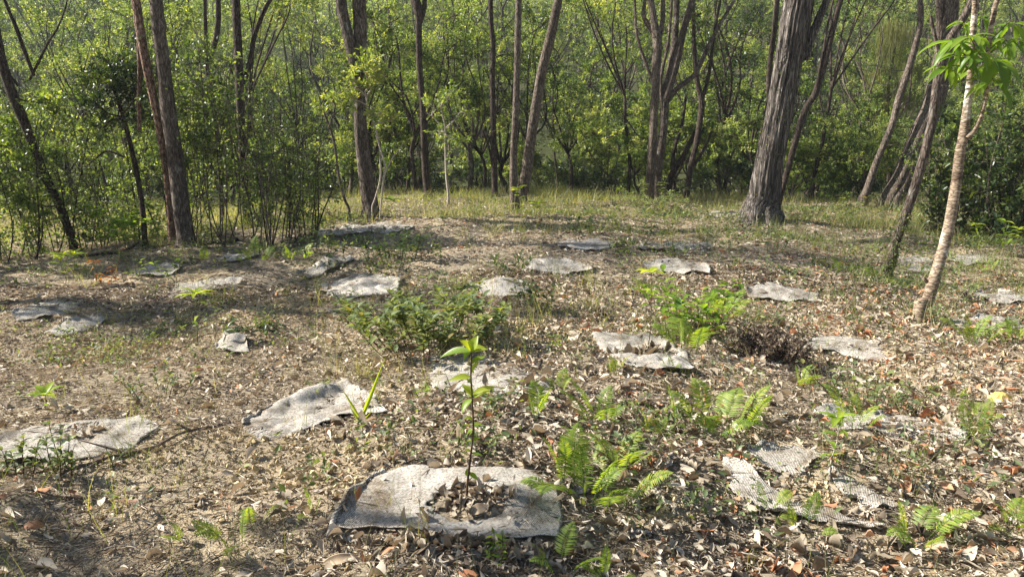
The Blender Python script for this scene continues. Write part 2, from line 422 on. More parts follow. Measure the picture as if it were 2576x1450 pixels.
# ------------------------------------------------------------------ jute mats
MATS = [
 ([(838,1352),(880,1268),(935,1205),(985,1182),(1100,1176),(1220,1170),(1330,1188),(1395,1225),(1412,1300),(1405,1368),(1290,1372),(1170,1362),(1000,1350)], 'large pale jute mat around the tall sapling, litter heaped in its middle', (1180,1275,0.135)),
 ([(600,1078),(655,1040),(745,1012),(862,974),(930,1005),(978,1050),(880,1048),(800,1070),(740,1092),(640,1116)], 'rumpled jute mat with a raised ridge beside the strap-leaved plant', None),
 ([(-20,1115),(80,1078),(200,1066),(340,1050),(402,1085),(365,1112),(310,1138),(230,1150),(120,1168),(-20,1165)], 'jute mat behind the small oval-leaved shrubs at the left edge', None),
 ([(1085,905),(1200,902),(1300,935),(1382,962),(1385,1000),(1300,996),(1200,1002),(1095,988),(1075,950)], 'flat jute mat just in front of the big oval-leaved shrub', None),
 ([(1490,848),(1590,842),(1680,850),(1735,905),(1745,940),(1600,950),(1560,915),(1510,880)], 'jute mat below the lone bright sapling, brown leaves on it', (1620,890,0.12)),
 ([(1985,862),(2080,848),(2200,862),(2235,905),(2180,905),(2100,885),(2010,880)], 'narrow jute mat right of the dead brown brush', None),
 ([(2045,1045),(2110,1030),(2170,1050),(2290,1050),(2370,1075),(2425,1125),(2330,1115),(2200,1100),(2080,1085)], 'long jute mat below the spreading low shrub on the right', None),
 ([(1875,1140),(1920,1128),(2005,1130),(2062,1162),(2030,1200),(1965,1196),(1900,1175)], 'small clean-edged jute mat left of the leafy bright seedling', None),
 ([(1818,1162),(1860,1175),(1930,1225),(1990,1268),(2100,1295),(2240,1335),(2200,1345),(2060,1322),(1930,1290),(1835,1240)], 'ribbon-like edge of a buried jute mat, stretching to the lower right', None),
 ([(2085,1200),(2150,1215),(2200,1245),(2265,1282),(2200,1290),(2120,1262)], 'torn triangular jute mat in front of the bright seedling', None),
 ([(745,695),(800,665),(870,645),(895,655),(830,682),(780,702)], 'grey ridged jute mat left of the middle of the clearing', None),
 ([(780,740),(805,715),(870,705),(935,692),(1003,702),(1000,745),(940,752),(860,758)], 'jute mat behind the left half of the big oval-leaved shrub', None),
 ([(1178,712),(1235,702),(1300,712),(1340,738),(1300,756),(1215,750)], 'jute mat beside the dark glossy seedling behind the shrub', None),
 ([(1318,660),(1390,652),(1475,668),(1492,690),(1400,694),(1330,688)], 'oval jute mat in the band of shade in mid clearing', None),
 ([(1615,662),(1700,655),(1780,672),(1785,692),(1700,690),(1630,682)], 'jute mat behind the lone bright sapling, in the shade', None),
 ([(1868,722),(1960,716),(2060,740),(2050,760),(1960,756),(1880,745)], 'pale jute mat left of the ivy-footed slim tree', None),
 ([(1395,612),(1470,606),(1545,612),(1540,625),(1460,630),(1405,624)], 'thin sliver of jute mat far down the middle, near fallen leaves', None),
 ([(32,795),(60,772),(130,762),(198,768),(190,788),(110,800),(45,808)], 'jute mat near the left edge, behind the scattered straw', None),
 ([(108,842),(160,812),(240,800),(285,806),(220,830),(140,852)], 'slanting jute mat in front of the pale mat at far left', None),
 ([(415,750),(450,715),(530,705),(608,710),(600,738),(500,745),(450,756)], 'jute mat just behind the whorl-topped seedling', None),
 ([(330,690),(370,668),(450,668),(455,685),(400,698),(350,700)], 'small far jute mat right of the reddish seedling', None),
 ([(795,588),(870,570),(960,568),(1048,572),(1030,586),(930,590),(840,600)], 'long pale jute mat in front of the twin-limbed trunk', None),
 ([(542,878),(565,845),(600,836),(622,858),(628,882),(580,888)], 'small peaked jute mat by the trailing dark green plant', None),
 ([(2370,652),(2405,640),(2490,645),(2500,662),(2430,668)], 'far jute mat right of the pale-barked leaning tree', None),
 ([(2375,808),(2460,798),(2560,808),(2575,832),(2480,838),(2400,828)], 'wide jute mat at the right edge, beside the pale tree base', None),
 ([(2435,745),(2500,738),(2590,748),(2590,768),(2500,762)], 'shaded jute mat at the right edge, behind another mat', None),
 ([(2255,652),(2310,648),(2345,662),(2340,692),(2280,684)], 'jute mat between the ivy-footed tree and the pale tree', None),
 ([(1590,620),(1680,612),(1790,618),(1785,632),(1690,632),(1610,630)], 'far jute mat below the narrow-leaved seedling', None),
 ([(1765,540),(1800,532),(1855,538),(1850,552),(1790,552)], 'bleached jute mat left of the great furrowed trunk', None),
 ([(548,660),(580,645),(640,640),(650,652),(600,665)], 'jute mat under the thin stems left of the ridged mat', None),
]
MAT_POLYS = []
def jute_mat_thing(k, spec):
    px, label, hole = spec
    R = rng_(500 + k)
    P = np.array([on_ground(u, v) for u, v in px])[:, :2]
    n = 180
    Q = np.vstack([P, P[:1]])
    seg = np.linalg.norm(np.diff(Q, axis=0), axis=1); cum = np.r_[0, np.cumsum(seg)]
    t = np.linspace(0, cum[-1], n, endpoint=False)
    B = np.c_[np.interp(t, cum, Q[:, 0]), np.interp(t, cum, Q[:, 1])]
    for _ in range(2): B = (np.roll(B, 1, 0) + 2 * B + np.roll(B, -1, 0)) / 4
    c = B.mean(0); MAT_POLYS.append(B[::4].copy())
    size = np.linalg.norm(B - c, axis=1).mean()
    B = B + (B - c) / np.linalg.norm(B - c, axis=1)[:, None] * ((R.normal(0, 0.004, n) + 0.05 * size * 2 * noise(t * 5, t * 0 + k, 9) + 0.03 * noise(t * 16, t * 0 + k, 19)) * (0.35 if k == 0 else 1))[:, None]
    r0 = 0.0
    if hole:
        hc = on_ground(hole[0], hole[1])[:2]; c = hc; r0 = hole[2]
    rings = 26; rs = np.linspace(0.02 if not hole else 0, 1, rings)
    rows = []
    for r in rs:
        if hole:
            d = B - c; L = np.linalg.norm(d, axis=1)[:, None]
            inner = c + d / L * (r0 * np.array([1.25, 1.0])) * (1 + 0.25 * noise(np.arange(n) * 0.15, np.zeros(n), k)[:, None])
            rows.append(inner * (1 - r) + B * r)
        else: rows.append(c + (B - c) * r)
    XY = np.stack(rows); x, y = XY[..., 0], XY[..., 1]
    far = np.clip(size / 0.4, 0.5, 1.4)
    wr = 0.030 * np.abs(noise(x * 7 + 1, y * 7 + k * 3, 21)) * 2 + 0.022 * noise(x * 17, y * 17, 22) + 0.007 * noise(x * 45, y * 45, 23)
    wr = wr * (0.45 if k in (0, 3, 7) else 0.75) * far
    z = ground(x, y) * 0.3 + ground(x, y, False) * 0.7 + 0.010 + np.maximum(wr, -0.01)
    z = np.maximum(z, ground(x, y) + 0.004)
    if k == 1:                                        # the raised ridge along the back edge
        a0 = on_ground(680, 1040)[:2]; a1 = on_ground(860, 985)[:2]; d = a1 - a0; Ld = np.linalg.norm(d); d /= Ld
        s_ = ((x - a0[0]) * d[0] + (y - a0[1]) * d[1]) / Ld; q = (x - a0[0]) * -d[1] + (y - a0[1]) * d[0]
        z = z + 0.11 * np.exp(-(q / 0.07) ** 2) * np.clip(s_ + 0.25, 0, 1) * np.clip(1.35 - s_, 0, 1)
    if k in (10, 11, 12, 22):
        q = np.linalg.norm(XY - B.mean(0), axis=-1); z = z + (0.10 if k != 22 else 0.09) * np.exp(-(q / (size * 0.55)) ** 2)
    edge = np.linspace(0, 1, rings)[:, None]
    z = z + (edge ** 8) * 0.03 * np.clip(noise(np.arange(n) * 0.07, np.zeros(n) + k, 31) * 3, -0.4, 1.2)[None, :]
    V = np.stack([x, y, z], -1).reshape(-1, 3)
    i = np.arange(rings - 1)[:, None] * n; j = np.arange(n)[None, :]; jj = (j + 1) % n
    F = np.stack([i + j, i + jj, i + n + jj, i + n + j], -1).reshape(-1, 4)
    mb = MB(); org = np.array([c[0], c[1], float(ground(c[0], c[1]))])
    mb.add(V - org, F)
    if not hole:
        cv = V[:n].mean(0) - org
        mb.add(np.vstack([V[:n] - org, cv]), [[q, (q + 1) % n, n] for q in range(n)])
    e = empty('jute_mat', org, label, 'mat', 'jute weed mats laid over the clearing floor', )
    cl = mb.build('cloth', M['jute'], e)
    sm = cl.modifiers.new('thick', 'SOLIDIFY'); sm.thickness = 0.004; sm.offset = 1
    if k in (0, 1, 3, 7):                             # thick hem along one edge
        pts = V.reshape(rings, n, 3)[-1] - org
        top = int(np.argmin([np.linalg.norm(q - on_ground(*px[0])[:2]) for q in B]))
        idx = [(top + q) % n for q in range(0, 34)] if k == 0 else [(top + q) % n for q in range(0, 24)]
        hb = MB(); tube(hb, pts[idx] + np.array([0, 0, 0.010]), 0.011, 8, 0.25, k)
        hb.build('hem', M['jute'], e)
for k, s in enumerate(MATS): jute_mat_thing(k, s)

def on_mats(x, y, grow=0.0):
    r = np.zeros(len(x), bool)
    for B in MAT_POLYS:
        c = B.mean(0); b = c + (B - c) * (1 + grow)
        r |= in_poly(x, y, b)
    return r

# bare sandy patches (photo position, radius in metres)
BARE = [(on_ground(u, v)[:2], rx, ry) for u, v, rx, ry in [
    (720,1165,0.55,0.32),(640,1110,0.4,0.15),(300,880,0.55,0.5),(720,765,0.5,0.5),(1090,715,0.45,0.5),(1330,830,0.45,0.55),(800,1220,0.4,0.15),
    (500,1140,0.4,0.12),(930,1130,0.3,0.15),(1790,575,0.8,0.9),(950,935,0.2,0.2),(2080,1245,0.14,0.12),(1700,1290,0.15,0.12),(1480,1370,0.2,0.1)]]
def bare(x, y):
    b = np.zeros(len(x))
    for c, rx, ry in BARE:
        d = ((x - c[0]) / rx) ** 2 + ((y - c[1]) / ry) ** 2
        b = np.maximum(b, np.exp(-d * 1.2))
    return b

def scatter(R, n, y0, y1, margin=1.5):
    y = np.sqrt(R.uniform(y0 ** 2, y1 ** 2, n)); x = R.uniform(-1, 1, n) * (0.72 * y + margin)
    return x, y

def keep_thinned(x, y, R, mats=0.04, bare_keep=0.2):
    m = on_mats(x, y); b = bare(x, y)
    cover = np.clip(mats + 3.0 * (noise(x * 2.6, y * 2.6, 88) - 0.02) * (y > 3.7), mats, 0.9)
    p = np.where(m, cover, 1.0) * (1 - (1 - bare_keep) * b)
    return R.uniform(0, 1, len(x)) < p

# leaf litter
def litter():
    R = rng_(11); mb = MB()
    for (n, y0, y1, k) in ((30000, 1.9, 4.5, 4), (52000, 4.5, 9.0, 3), (80000, 9.0, 19.0, 0)):
        x, y = scatter(R, n, y0, y1)
        dens = np.clip(0.62 + 0.25 * (y > 8) + 1.1 * noise(x * 0.7, y * 0.7, 41) + 1.0 * noise(x * 2.2, y * 2.2, 42) + 0.3 * x / (1 + 0.15 * y), 0.10, 1)
        # a drift of leaves along the bottom edge and around the clearing's right side
        kp = keep_thinned(x, y, R) & (R.uniform(0, 1, n) < dens)
        x, y = x[kp], y[kp]; n = len(x)
        L = np.clip(R.gamma(2.6, 0.0165, n), 0.010, 0.10); W = L * R.uniform(0.25, 0.52, n)
        th = R.uniform(0, 2 * math.pi, n); tilt = R.normal(0, 0.14, n)
        D = np.c_[np.cos(th), np.sin(th), tilt]; N = np.c_[R.normal(0, 0.36, n), R.normal(0, 0.36, n), np.ones(n)]
        z = ground(x, y) + R.uniform(0.004, 0.034, n)
        P = np.c_[x, y, z] - nrm(D) * (L * 0.5)[:, None]
        P[:, 2] = np.maximum(P[:, 2], ground(P[:, 0], P[:, 1]) + 0.004)
        right = np.clip(x / (0.5 * y + 1), 0, 1)
        t = np.clip(R.beta(2.6, 1.6, n) * 0.84, 0, 0.84)
        org_ = R.uniform(0, 1, n) < (0.035 + 0.25 * right)
        t = np.where(org_, R.uniform(0.87, 1, n), t)
        if k: leaf_strip(mb, P, D, N, L, W, k, R.normal(0.1, 0.32, n), R.normal(0.15, 0.7, n), t, 0.85, 0.12, 5, R.normal(0, 0.4, n))
        else: leaf_rhomb(mb, P, D, N, L * 1.15, W * 1.2, R.uniform(-0.5, 0.6, n), t)
    tag(mb.build('leaf_litter', M['litter']), 'dry brown and tan leaf litter over the clearing floor', 'leaf litter', kind='stuff')
    # straw, needles and twig chips
    mb = MB()
    for (n, y0, y1) in ((100000, 1.9, 4.2), (150000, 4.2, 9.0), (100000, 9, 18)):
        x, y = scatter(R, n, y0, y1)
        kp = keep_thinned(x, y, R, 0.10, 0.55) & (R.uniform(0, 1, n) < np.clip(0.8 + 1.2 * noise(x * 1.1, y * 1.1, 51), 0.35, 1))
        x, y = x[kp], y[kp]; n = len(x)
        L = np.clip(R.gamma(2.0, 0.020, n), 0.01, 0.16) * np.where(y > 8, 1.8, 1)
        W = R.uniform(0.0018, 0.006, n) * np.where(y > 8, 2.4, np.where(y > 4.2, 1.3, 1))
        th = R.uniform(0, 2 * math.pi, n)
        D = np.c_[np.cos(th), np.sin(th), R.normal(0, 0.13, n)]
        P = np.c_[x, y, ground(x, y) + R.uniform(0.003, 0.024, n)]
        N = np.c_[R.normal(0, 0.6, n), R.normal(0, 0.6, n), np.ones(n)]
        leaf_rhomb(mb, P, D, N, L, W, 0.5, R.beta(1.6, 1.4, n))
    tag(mb.build('straw_litter', M['straw']), 'fine dry straw, needles and twig chips on the sandy floor', 'straw litter', kind='stuff')
    mbl = MB(); n = 26000; x, y = scatter(R, n, 1.9, 7.5); kp = keep_thinned(x, y, R, 0.01, 0.4) & (R.uniform(0, 1, n) < np.clip(0.5 + 1.6 * noise(x * 0.9, y * 0.9, 53), 0.05, 1)); x, y = x[kp], y[kp]; n = len(x)
    th = R.normal(0.1, 0.9, n); D = np.c_[np.cos(th), np.sin(th), R.normal(0, .08, n)]
    blades(mbl, np.c_[x, y, ground(x, y) + R.uniform(.008, .03, n)], D, R.uniform(.06, .22, n), R.uniform(.0015, .0035, n), 3, R.normal(0, .12, n), R.beta(1.8, 1.2, n), 55)
    tag(mbl.build('dead_grass', M['straw']), 'long dead grass stalks and pine needles lying flat in the foreground', 'dead grass', kind='stuff')
    # soil crumbs and grit
    mb = MB(); n = 200000
    x, y = scatter(R, n, 1.9, 8.5, 0.8)
    p = np.clip(0.08 + 1.1 * bare(x, y), 0, 1) * np.where(on_mats(x, y), 0.0, 1)
    kp = R.uniform(0, 1, n) < p; x, y = x[kp], y[kp]; n = len(x)
    r = (R.gamma(2, 0.0032, n) * np.where(y > 4.5, 1.5, 1)).clip(0.002, 0.02)
    c = np.c_[x, y, ground(x, y) + r * 0.4]
    dirs = np.array([[1, 0, 0], [-0.4, 0.9, 0], [-0.5, -0.85, 0], [0, 0.1, 1], [0, 0, -1.0]])
    V = c[:, None, :] + (dirs[None] + R.normal(0, 0.28, (n, 5, 3))) * r[:, None, None]
    f = np.array([[0, 1, 3], [1, 2, 3], [2, 0, 3], [1, 0, 4], [2, 1, 4], [0, 2, 4]])
    mb.add(V.reshape(-1, 3), (np.arange(n)[:, None, None] * 5 + f[None]).reshape(-1, 3), np.repeat(R.uniform(0, 1, n), 5))
    tag(mb.build('soil_crumbs', M['crumb'], smooth=False), 'yellowish sandy soil crumbs on the bare patches', 'soil crumbs', kind='stuff')
litter()

# grass
def grass():
    R = rng_(21); mb = MB()
    # thin wiry blades in loose tufts through the clearing
    nt = 3000
    x, y = scatter(R, nt, 2.0, 14, 0.8)
    dn = np.clip(0.45 + 1.1 * noise(x * 0.6, y * 0.6, 61) + 0.06 * x, 0.05, 1)
    kp = (R.uniform(0, 1, nt) < dn) & (~on_mats(x, y, -0.2) | (R.uniform(0, 1, nt) < 0.3)); x, y = x[kp], y[kp]
    for a, b in zip(x, y):
        m = int(R.integers(4, 15)); s = 0.05
        px, py = a + R.normal(0, s, m), b + R.normal(0, s, m)
        D = np.c_[R.normal(0, 0.28, m), R.normal(0, 0.28, m), np.ones(m)]
        L = R.uniform(0.12, 0.42, m)
        blades(mb, np.c_[px, py, ground(px, py)], D, L, R.uniform(0.0018, 0.0034, m) * (1 if b < 6 else 1.8), 3, R.uniform(0.05, 0.6, m), R.uniform(0.15, 1.0, m), int(R.integers(1e6)))
    tag(mb.build('wiry_grass', M['grass']), 'thin wiry grass blades in loose tufts through the clearing', 'grass', kind='stuff')
    mb = MB(); n = 110000
    y = R.uniform(11.5, 25, n); x = R.uniform(-1, 1, n) * (0.75 * y + 3)
    edge = 12.6 + 3.0 * noise(x * 0.25, x * 0 + 3, 62) + 0.6 * noise(x * 1.1, y * 0.9, 63) - 0.35 * (x > 9)
    p = np.clip((y - edge) / 2.2, 0.03, 1) * np.clip(0.8 + 1.0 * noise(x * 0.9, y * 0.9, 64), 0.15, 1)
    kp = R.uniform(0, 1, n) < p; x, y = x[kp], y[kp]; n = len(x)
    D = np.c_[R.normal(0, 0.3, n), R.normal(0, 0.3, n), np.ones(n)]
    L = R.uniform(0.08, 0.42, n) * np.clip(0.8 + 1.3 * noise(x, y, 65), 0.3, 1.3)
    blades(mb, np.c_[x, y, ground(x, y)], D, L, R.uniform(0.005, 0.011, n), 3, R.uniform(0.1, 0.6, n), np.clip(R.normal(0.74, 0.17, n), 0.1, 1), 77)
    tag(mb.build('meadow_grass', M['grass']), 'pale straw-green meadow grass at the foot of the woods', 'grass', kind='stuff')
    # low weeds, small soft leaves
    mb = MB(); n = 6500
    y = R.uniform(3.0, 18, n); x = R.uniform(-1, 1, n) * (0.72 * y + 1)
    dn = np.clip(0.2 + 0.08 * (x < 0) + 1.5 * noise(x * 0.6, y * 0.6, 66) + 0.035 * (y - 8) + 0.04 * x, 0.02, 1)
    kp = (R.uniform(0, 1, n) < dn) & ~on_mats(x, y); x, y = x[kp], y[kp]
    for a, b in zip(x, y):
        m = int(R.integers(6, 22)); s = R.uniform(0.03, 0.10)
        px, py = a + R.normal(0, s, m), b + R.normal(0, s, m)
        D = np.c_[R.normal(0, 1, m), R.normal(0, 1, m), R.uniform(0, 1.0, m)]
        leaf_rhomb(mb, np.c_[px, py, ground(px, py) + R.uniform(0.01, 0.13, m)], D, np.c_[R.normal(0, .5, m), R.normal(0, .5, m), np.ones(m)],
                   R.uniform(0.02, 0.06, m) * (1.5 if b > 8 else 1), R.uniform(0.012, 0.028, m) * (1.5 if b > 8 else 1), 0.2, R.uniform(0.1, 0.9, m))
    tag(mb.build('low_weeds', M['leaf_shrub']), 'scattered low green weeds and seedlings on the floor', 'weeds', kind='stuff')
grass()

# ------------------------------------------------------------------ ferns
def frond_mesh(seed, L, arch, npairs=24):
    R = rng_(seed); mb = MB(); n = 18
    t = np.linspace(0, 1, n)
    cl = np.c_[L * (t - 0.25 * arch * t ** 2), 0.04 * L * np.sin(t * 3 + seed), L * (0.75 * t - 0.15 - 0.62 * arch * t ** 2) + 0.15 * L]
    tube(mb, cl, 0.0022 * (1 - 0.8 * t) + 0.0004, 5, 0, 0, 0.35)
    tt = np.linspace(0.22, 0.995, npairs)
    C = np.c_[np.interp(tt, t, cl[:, 0]), np.interp(tt, t, cl[:, 1]), np.interp(tt, t, cl[:, 2])]
    T = nrm(np.c_[np.interp(tt, t, np.gradient(cl[:, 0])), np.interp(tt, t, np.gradient(cl[:, 1])), np.interp(tt, t, np.gradient(cl[:, 2]))])
    side = nrm(np.cross(T, [0, 0, 1.0])); N = np.cross(side, T)
    ll = L * 0.24 * np.sin(np.clip((tt - 0.12) / 0.88, 0, 1) ** 0.62 * math.pi) ** 0.9 + 0.004
    for s in (-1, 1):
        D = side * s + T * 0.32 + R.normal(0, 0.06, (npairs, 3)) + N * 0.12
        leaf_strip(mb, C, D, N, ll, np.full(npairs, L * 0.78 / npairs * 0.92), 3, 0.22, 0.15, np.clip(0.5 + 0.25 * R.normal(0, 1, npairs), 0, 1), 0.45, 0.03, seed)
    return mb.mesh('frond', M['fern'])
FR = [frond_mesh(s, L, a) for s, L, a in ((1, 0.34, 0.7), (2, 0.30, 1.15), (3, 0.38, 0.95), (4, 0.24, 0.5))]
FRL = [0.34, 0.30, 0.38, 0.24]
def fern(u, v, size, nf, label, seed, spread=0.25, group='ferns growing up through the litter', lean=0):
    R = random.Random(seed); p = on_ground(u, v)
    e = empty('fern', p, label, 'fern', group, R.uniform(0, 6.28))
    for i in range(nf):
        q = R.randrange(len(FR)); o = bpy.data.objects.new('frond', FR[q]); COL.objects.link(o); o.parent = e
        s = size / 0.34 * R.uniform(0.7, 1.1); o.scale = (s, s, s)
        a = i * 2.4 + R.uniform(-0.4, 0.4)
        o.rotation_euler = (R.uniform(-0.35, 0.35), -R.uniform(0.25, 1.05), a)
        o.location = (math.cos(a) * spread * size * R.uniform(0, 1), math.sin(a) * spread * size * R.uniform(0, 1), 0.0)
FERNS = [
 (1480,1250,0.42,13,'large fern clump at the right side of the big central mat',0.5),
 (1560,1190,0.30,5,'fern rising behind the largest clump, beside the big mat',0.3),
 (1790,1085,0.36,14,'bushy bright fern clump in the mid right of the clearing',0.6),
 (1730,890,0.34,7,'fern at the right end of the leaf-strewn mat',0.4),
 (1810,800,0.36,8,'fern beside the dead brown brush, behind a mat',0.5),
 (590,1385,0.27,4,'low dark fern at the bottom left, in shade',0.2),
 (645,1335,0.22,3,'upright small fern in the shade, behind the low dark one',0.2),
 (478,1372,0.15,3,'tiny fern left of the low dark fern in shade',0.2),
 (2310,1375,0.30,7,'arching fern near the bottom right corner',0.3),
 (1350,1065,0.24,4,'single-crowned fern between two flat mats in the middle',0.2),
 (1515,1060,0.28,6,'fern behind the largest clump, right of centre',0.3),
 (1405,1440,0.26,4,'fern cut by the bottom edge, below the big mat corner',0.2),
 (1525,1460,0.22,3,'small fern tip at the bottom edge right of centre',0.2),
 (2455,1120,0.20,4,'fern right of the long mat at the right side',0.2),
 (2445,865,0.30,6,'fern in front of the wide mat at the right edge',0.3),
 (2545,870,0.26,4,'fern at the right edge beside another, near the wide mat',0.2),
 (2010,980,0.24,4,'fern just left of the spreading low shrub',0.3),
 (2150,1090,0.24,5,'fern standing on the long mat at the right',0.3),
 (1935,1275,0.22,4,'fern growing out of the ribbon-like mat',0.3),
 (795,1320,0.15,3,'tiny fern left of the big mat corner',0.2),
 (650,668,0.34,9,'far fern below the thin left stems',0.7),
 (735,662,0.30,7,'far fern left of the grey ridged mat',0.6),
 (2470,1060,0.20,4,'small fern below the yellow rounded leaf',0.2),
 (2400,1010,0.16,4,'small fern right of the spreading low shrub',0.2),
 (1550,955,0.18,4,'small fern in front of the leaf-strewn mat',0.2),
 (2225,710,0.30,5,'fern at the foot of the ivy-footed slim tree',0.4),
 (1460,1140,0.18,4,'half-hidden fern left of the largest clump',0.3),
 (1400,985,0.17,5,'small fern at the right corner of the flat mid mat',0.3),
 (1640,1090,0.16,4,'small fern left of the bushy bright fern clump',0.3),
 (2030,1345,0.20,4,'small fern under the ribbon-like mat, bottom right',0.3),
 (2540,1345,0.24,5,'fern at the lower right edge',0.4),
 (510,660,0.22,5,'far fern right of a small mat on the left',0.4),
 (2110,690,0.24,5,'far fern left of the ivy-footed slim tree',0.5),
 (2470,690,0.24,5,'fern in the shade right of the pale-barked tree',0.4),
 (1690,935,0.16,4,'small fern at the front of the leaf-strewn mat',0.3),
 (1260,1395,0.13,3,'tiny yellowish fern below the big mat',0.2),
]
for i, (u, v, s, nf, lb, sp) in enumerate(FERNS): fern(u, v, s * (0.95 if v > 1150 else 1.12), nf, lb, 900 + i, sp)

# ------------------------------------------------------------------ leafy shrubs, saplings, small plants
def plant(name, cat, label, u, v, h, seed, stems=1, spread=0.1, nleaf=14, L=0.06, W=0.025, matl='leaf_shrub', stemm='stem_green',
          lean=(0, 0), t0=0.2, up=0.6, curl=0.3, tint=(0.1, 0.9), r=0.004, group=None, whorl=0, branch=0, peak=0.85, k=4, pairs=False):
    R = rng_(seed); p = on_ground(u, v) if not isinstance(u, np.ndarray) else u
    e = empty(name, p, label, cat, group)
    sm, fm = MB(), MB()
    def stem(b, d, hh, rr, nl, depth=0):
        n = 7; t = np.linspace(0, 1, n)[:, None]
        w = R.normal(0, 0.035 * hh, 3); w2 = R.normal(0, 0.02 * hh, 3)
        pts = b + d * hh * t + w * np.sin(t * math.pi) + w2 * np.sin(t * 2 * math.pi) + np.array([0, 0, 0.15 * hh]) * t * t
        tube(sm, pts, rr * (1 - 0.7 * t[:, 0]), 6, 0, 0, 0.5)
        tt = np.sort(R.uniform(t0 if depth == 0 else 0.25, 1, nl)) if not pairs else np.repeat(np.linspace(t0, 0.99, max(1, nl // 2)), 2)
        nl_ = len(tt)
        C = np.stack([np.interp(tt, t[:, 0], pts[:, q]) for q in range(3)], 1)
        ang = np.arange(nl_) * (2.4 if not pairs else math.pi) + (np.repeat(np.arange(nl_ // 2 + 1), 2)[:nl_] * 1.57 if pairs else 0) + R.uniform(0, 6.28)
        D = np.c_[np.cos(ang), np.sin(ang), np.full(nl_, up) + R.normal(0, 0.25, nl_)]
        sz = R.uniform(0.7, 1.1, nl_) * (0.75 + 0.25 * (1 - np.abs(tt - 0.7)))
        leaf_strip(fm, C, D, np.c_[-np.cos(ang) * up, -np.sin(ang) * up, np.ones(nl_)] + R.normal(0, 0.2, (nl_, 3)), L * sz, W * sz, k, curl + R.normal(0, 0.1, nl_), 0.2, R.uniform(*tint, nl_), peak, 0.01, seed)
        if whorl and depth == 0:
            a = np.arange(whorl) * 6.283 / whorl + R.uniform(0, 1); zz = R.uniform(0.1, 0.9, whorl)
            D = np.c_[np.cos(a), np.sin(a), zz]
            leaf_strip(fm, np.repeat(pts[-1:], whorl, 0), D, np.c_[-np.cos(a) * 0.5, -np.sin(a) * 0.5, np.ones(whorl)], L * R.uniform(1.0, 1.35, whorl), W * 1.25, k, curl, 0.2, R.uniform(0.45, 1, whorl), peak, 0.01, seed)
        if depth < 1:
            for q in range(branch):
                s_ = R.uniform(0.3, 0.8); b2 = np.array([np.interp(s_, t[:, 0], pts[:, q2]) for q2 in range(3)])
                a = R.uniform(0, 6.28); d2 = nrm(np.array([math.cos(a), math.sin(a), R.uniform(0.3, 1.1)]))
                stem(b2, d2, hh * R.uniform(0.3, 0.5), rr * 0.55, int(nl * 0.7), 1)
    for s in range(stems):
        a = s * 2.4 + R.uniform(0, 1); q = math.sqrt((s + 0.5) / stems) * spread if stems > 1 else 0
        b = np.array([math.cos(a) * q * 0.55, math.sin(a) * q * 0.55, 0.0]); b[2] = float(ground(p[0] + b[0], p[1] + b[1])) - p[2] - 0.01
        d = np.array([math.cos(a) * q / max(h, .01) * 0.7 + lean[0] + R.normal(0, 0.05), math.sin(a) * q / max(h, .01) * 0.7 + lean[1] + R.normal(0, 0.05), 1.0])
        stem(b, d, h * (R.uniform(0.6, 1.0) if stems > 1 else 1) * 0.87, r, nleaf)
    sm.build('stem', M[stemm], e)
    if nleaf or whorl: fm.build('foliage', M[matl], e)
    return e

# the tall sapling in the big mat
plant('sapling', 'sapling', 'tall slender sapling with yellow-green leaves rising from the big mat', 1176, 1278, 0.76, 31, nleaf=0, stemm='stem_red', r=0.0075, whorl=0, lean=(0.015, 0.0))
sap = [o for o in bpy.data.objects if o.name == 'sapling'][0]
def sapling_leaves():
    old = [c for c in sap.children if c.name.startswith('foliage') or c.name.startswith('stem')]
    for o in old: bpy.data.objects.remove(o)
    b = np.array(sap.location); Y = b[1]
    pts = np.array([at(u, v, Y) for u, v in ((1172,1278),(1176,1210),(1182,1160),(1190,1080),(1187,1000),(1184,940),(1186,900),(1184,880))]) - b
    sp = smooth_path(pts, 40); mb = MB(); tube(mb, sp, np.linspace(0.0062, 0.0022, 40), 8, 0.12, 3); mb.build('stem', M['stem_red'], sap)
    fm = MB(); R = rng_(5)
    spec = [ # u, v of base, tip u, v, width m
     (1184,884,1104,888,.036),(1184,882,1165,852,.034),(1185,884,1222,872,.034),(1184,886,1160,905,.03),(1185,882,1196,846,.034),(1184,884,1206,872,.03),
     (1185,915,1215,893,.022),(1186,940,1196,905,.018),(1186,948,1133,945,.024),(1187,1000,1234,965,.03),(1187,1003,1160,1022,.028),(1187,998,1166,968,.03),
     (1187,998,1205,985,.022),(1186,965,1175,952,.014),(1190,1055,1170,1045,.016),(1190,1080,1168,1095,.018),(1190,1070,1212,1065,.018),(1188,1110,1205,1100,.014),
     (1183,1135,1170,1128,.012),(1182,1140,1210,1133,.012),(1177,1198,1175,1180,.018),(1177,1190,1203,1200,.02)]
    for i, (u0, v0, u1, v1, w) in enumerate(spec):
        p = at(u0, v0, Y) - b; q = at(u1, v1, Y) - b; d = q - p; L = np.linalg.norm(d)
        d = d + np.array([0, R.uniform(-0.7, 0.5) * L, 0]); 
        leaf_strip(fm, p[None], d[None], np.array([[0, -0.35, 1.0]]) + R.normal(0, 0.15, (1, 3)), np.linalg.norm(d) * 1.15, w * 1.4, 7, 0.24, 0.25, R.uniform(0.4, 1), 0.8)
    fm.build('foliage', M['leaf_bright'], sap)
sapling_leaves()

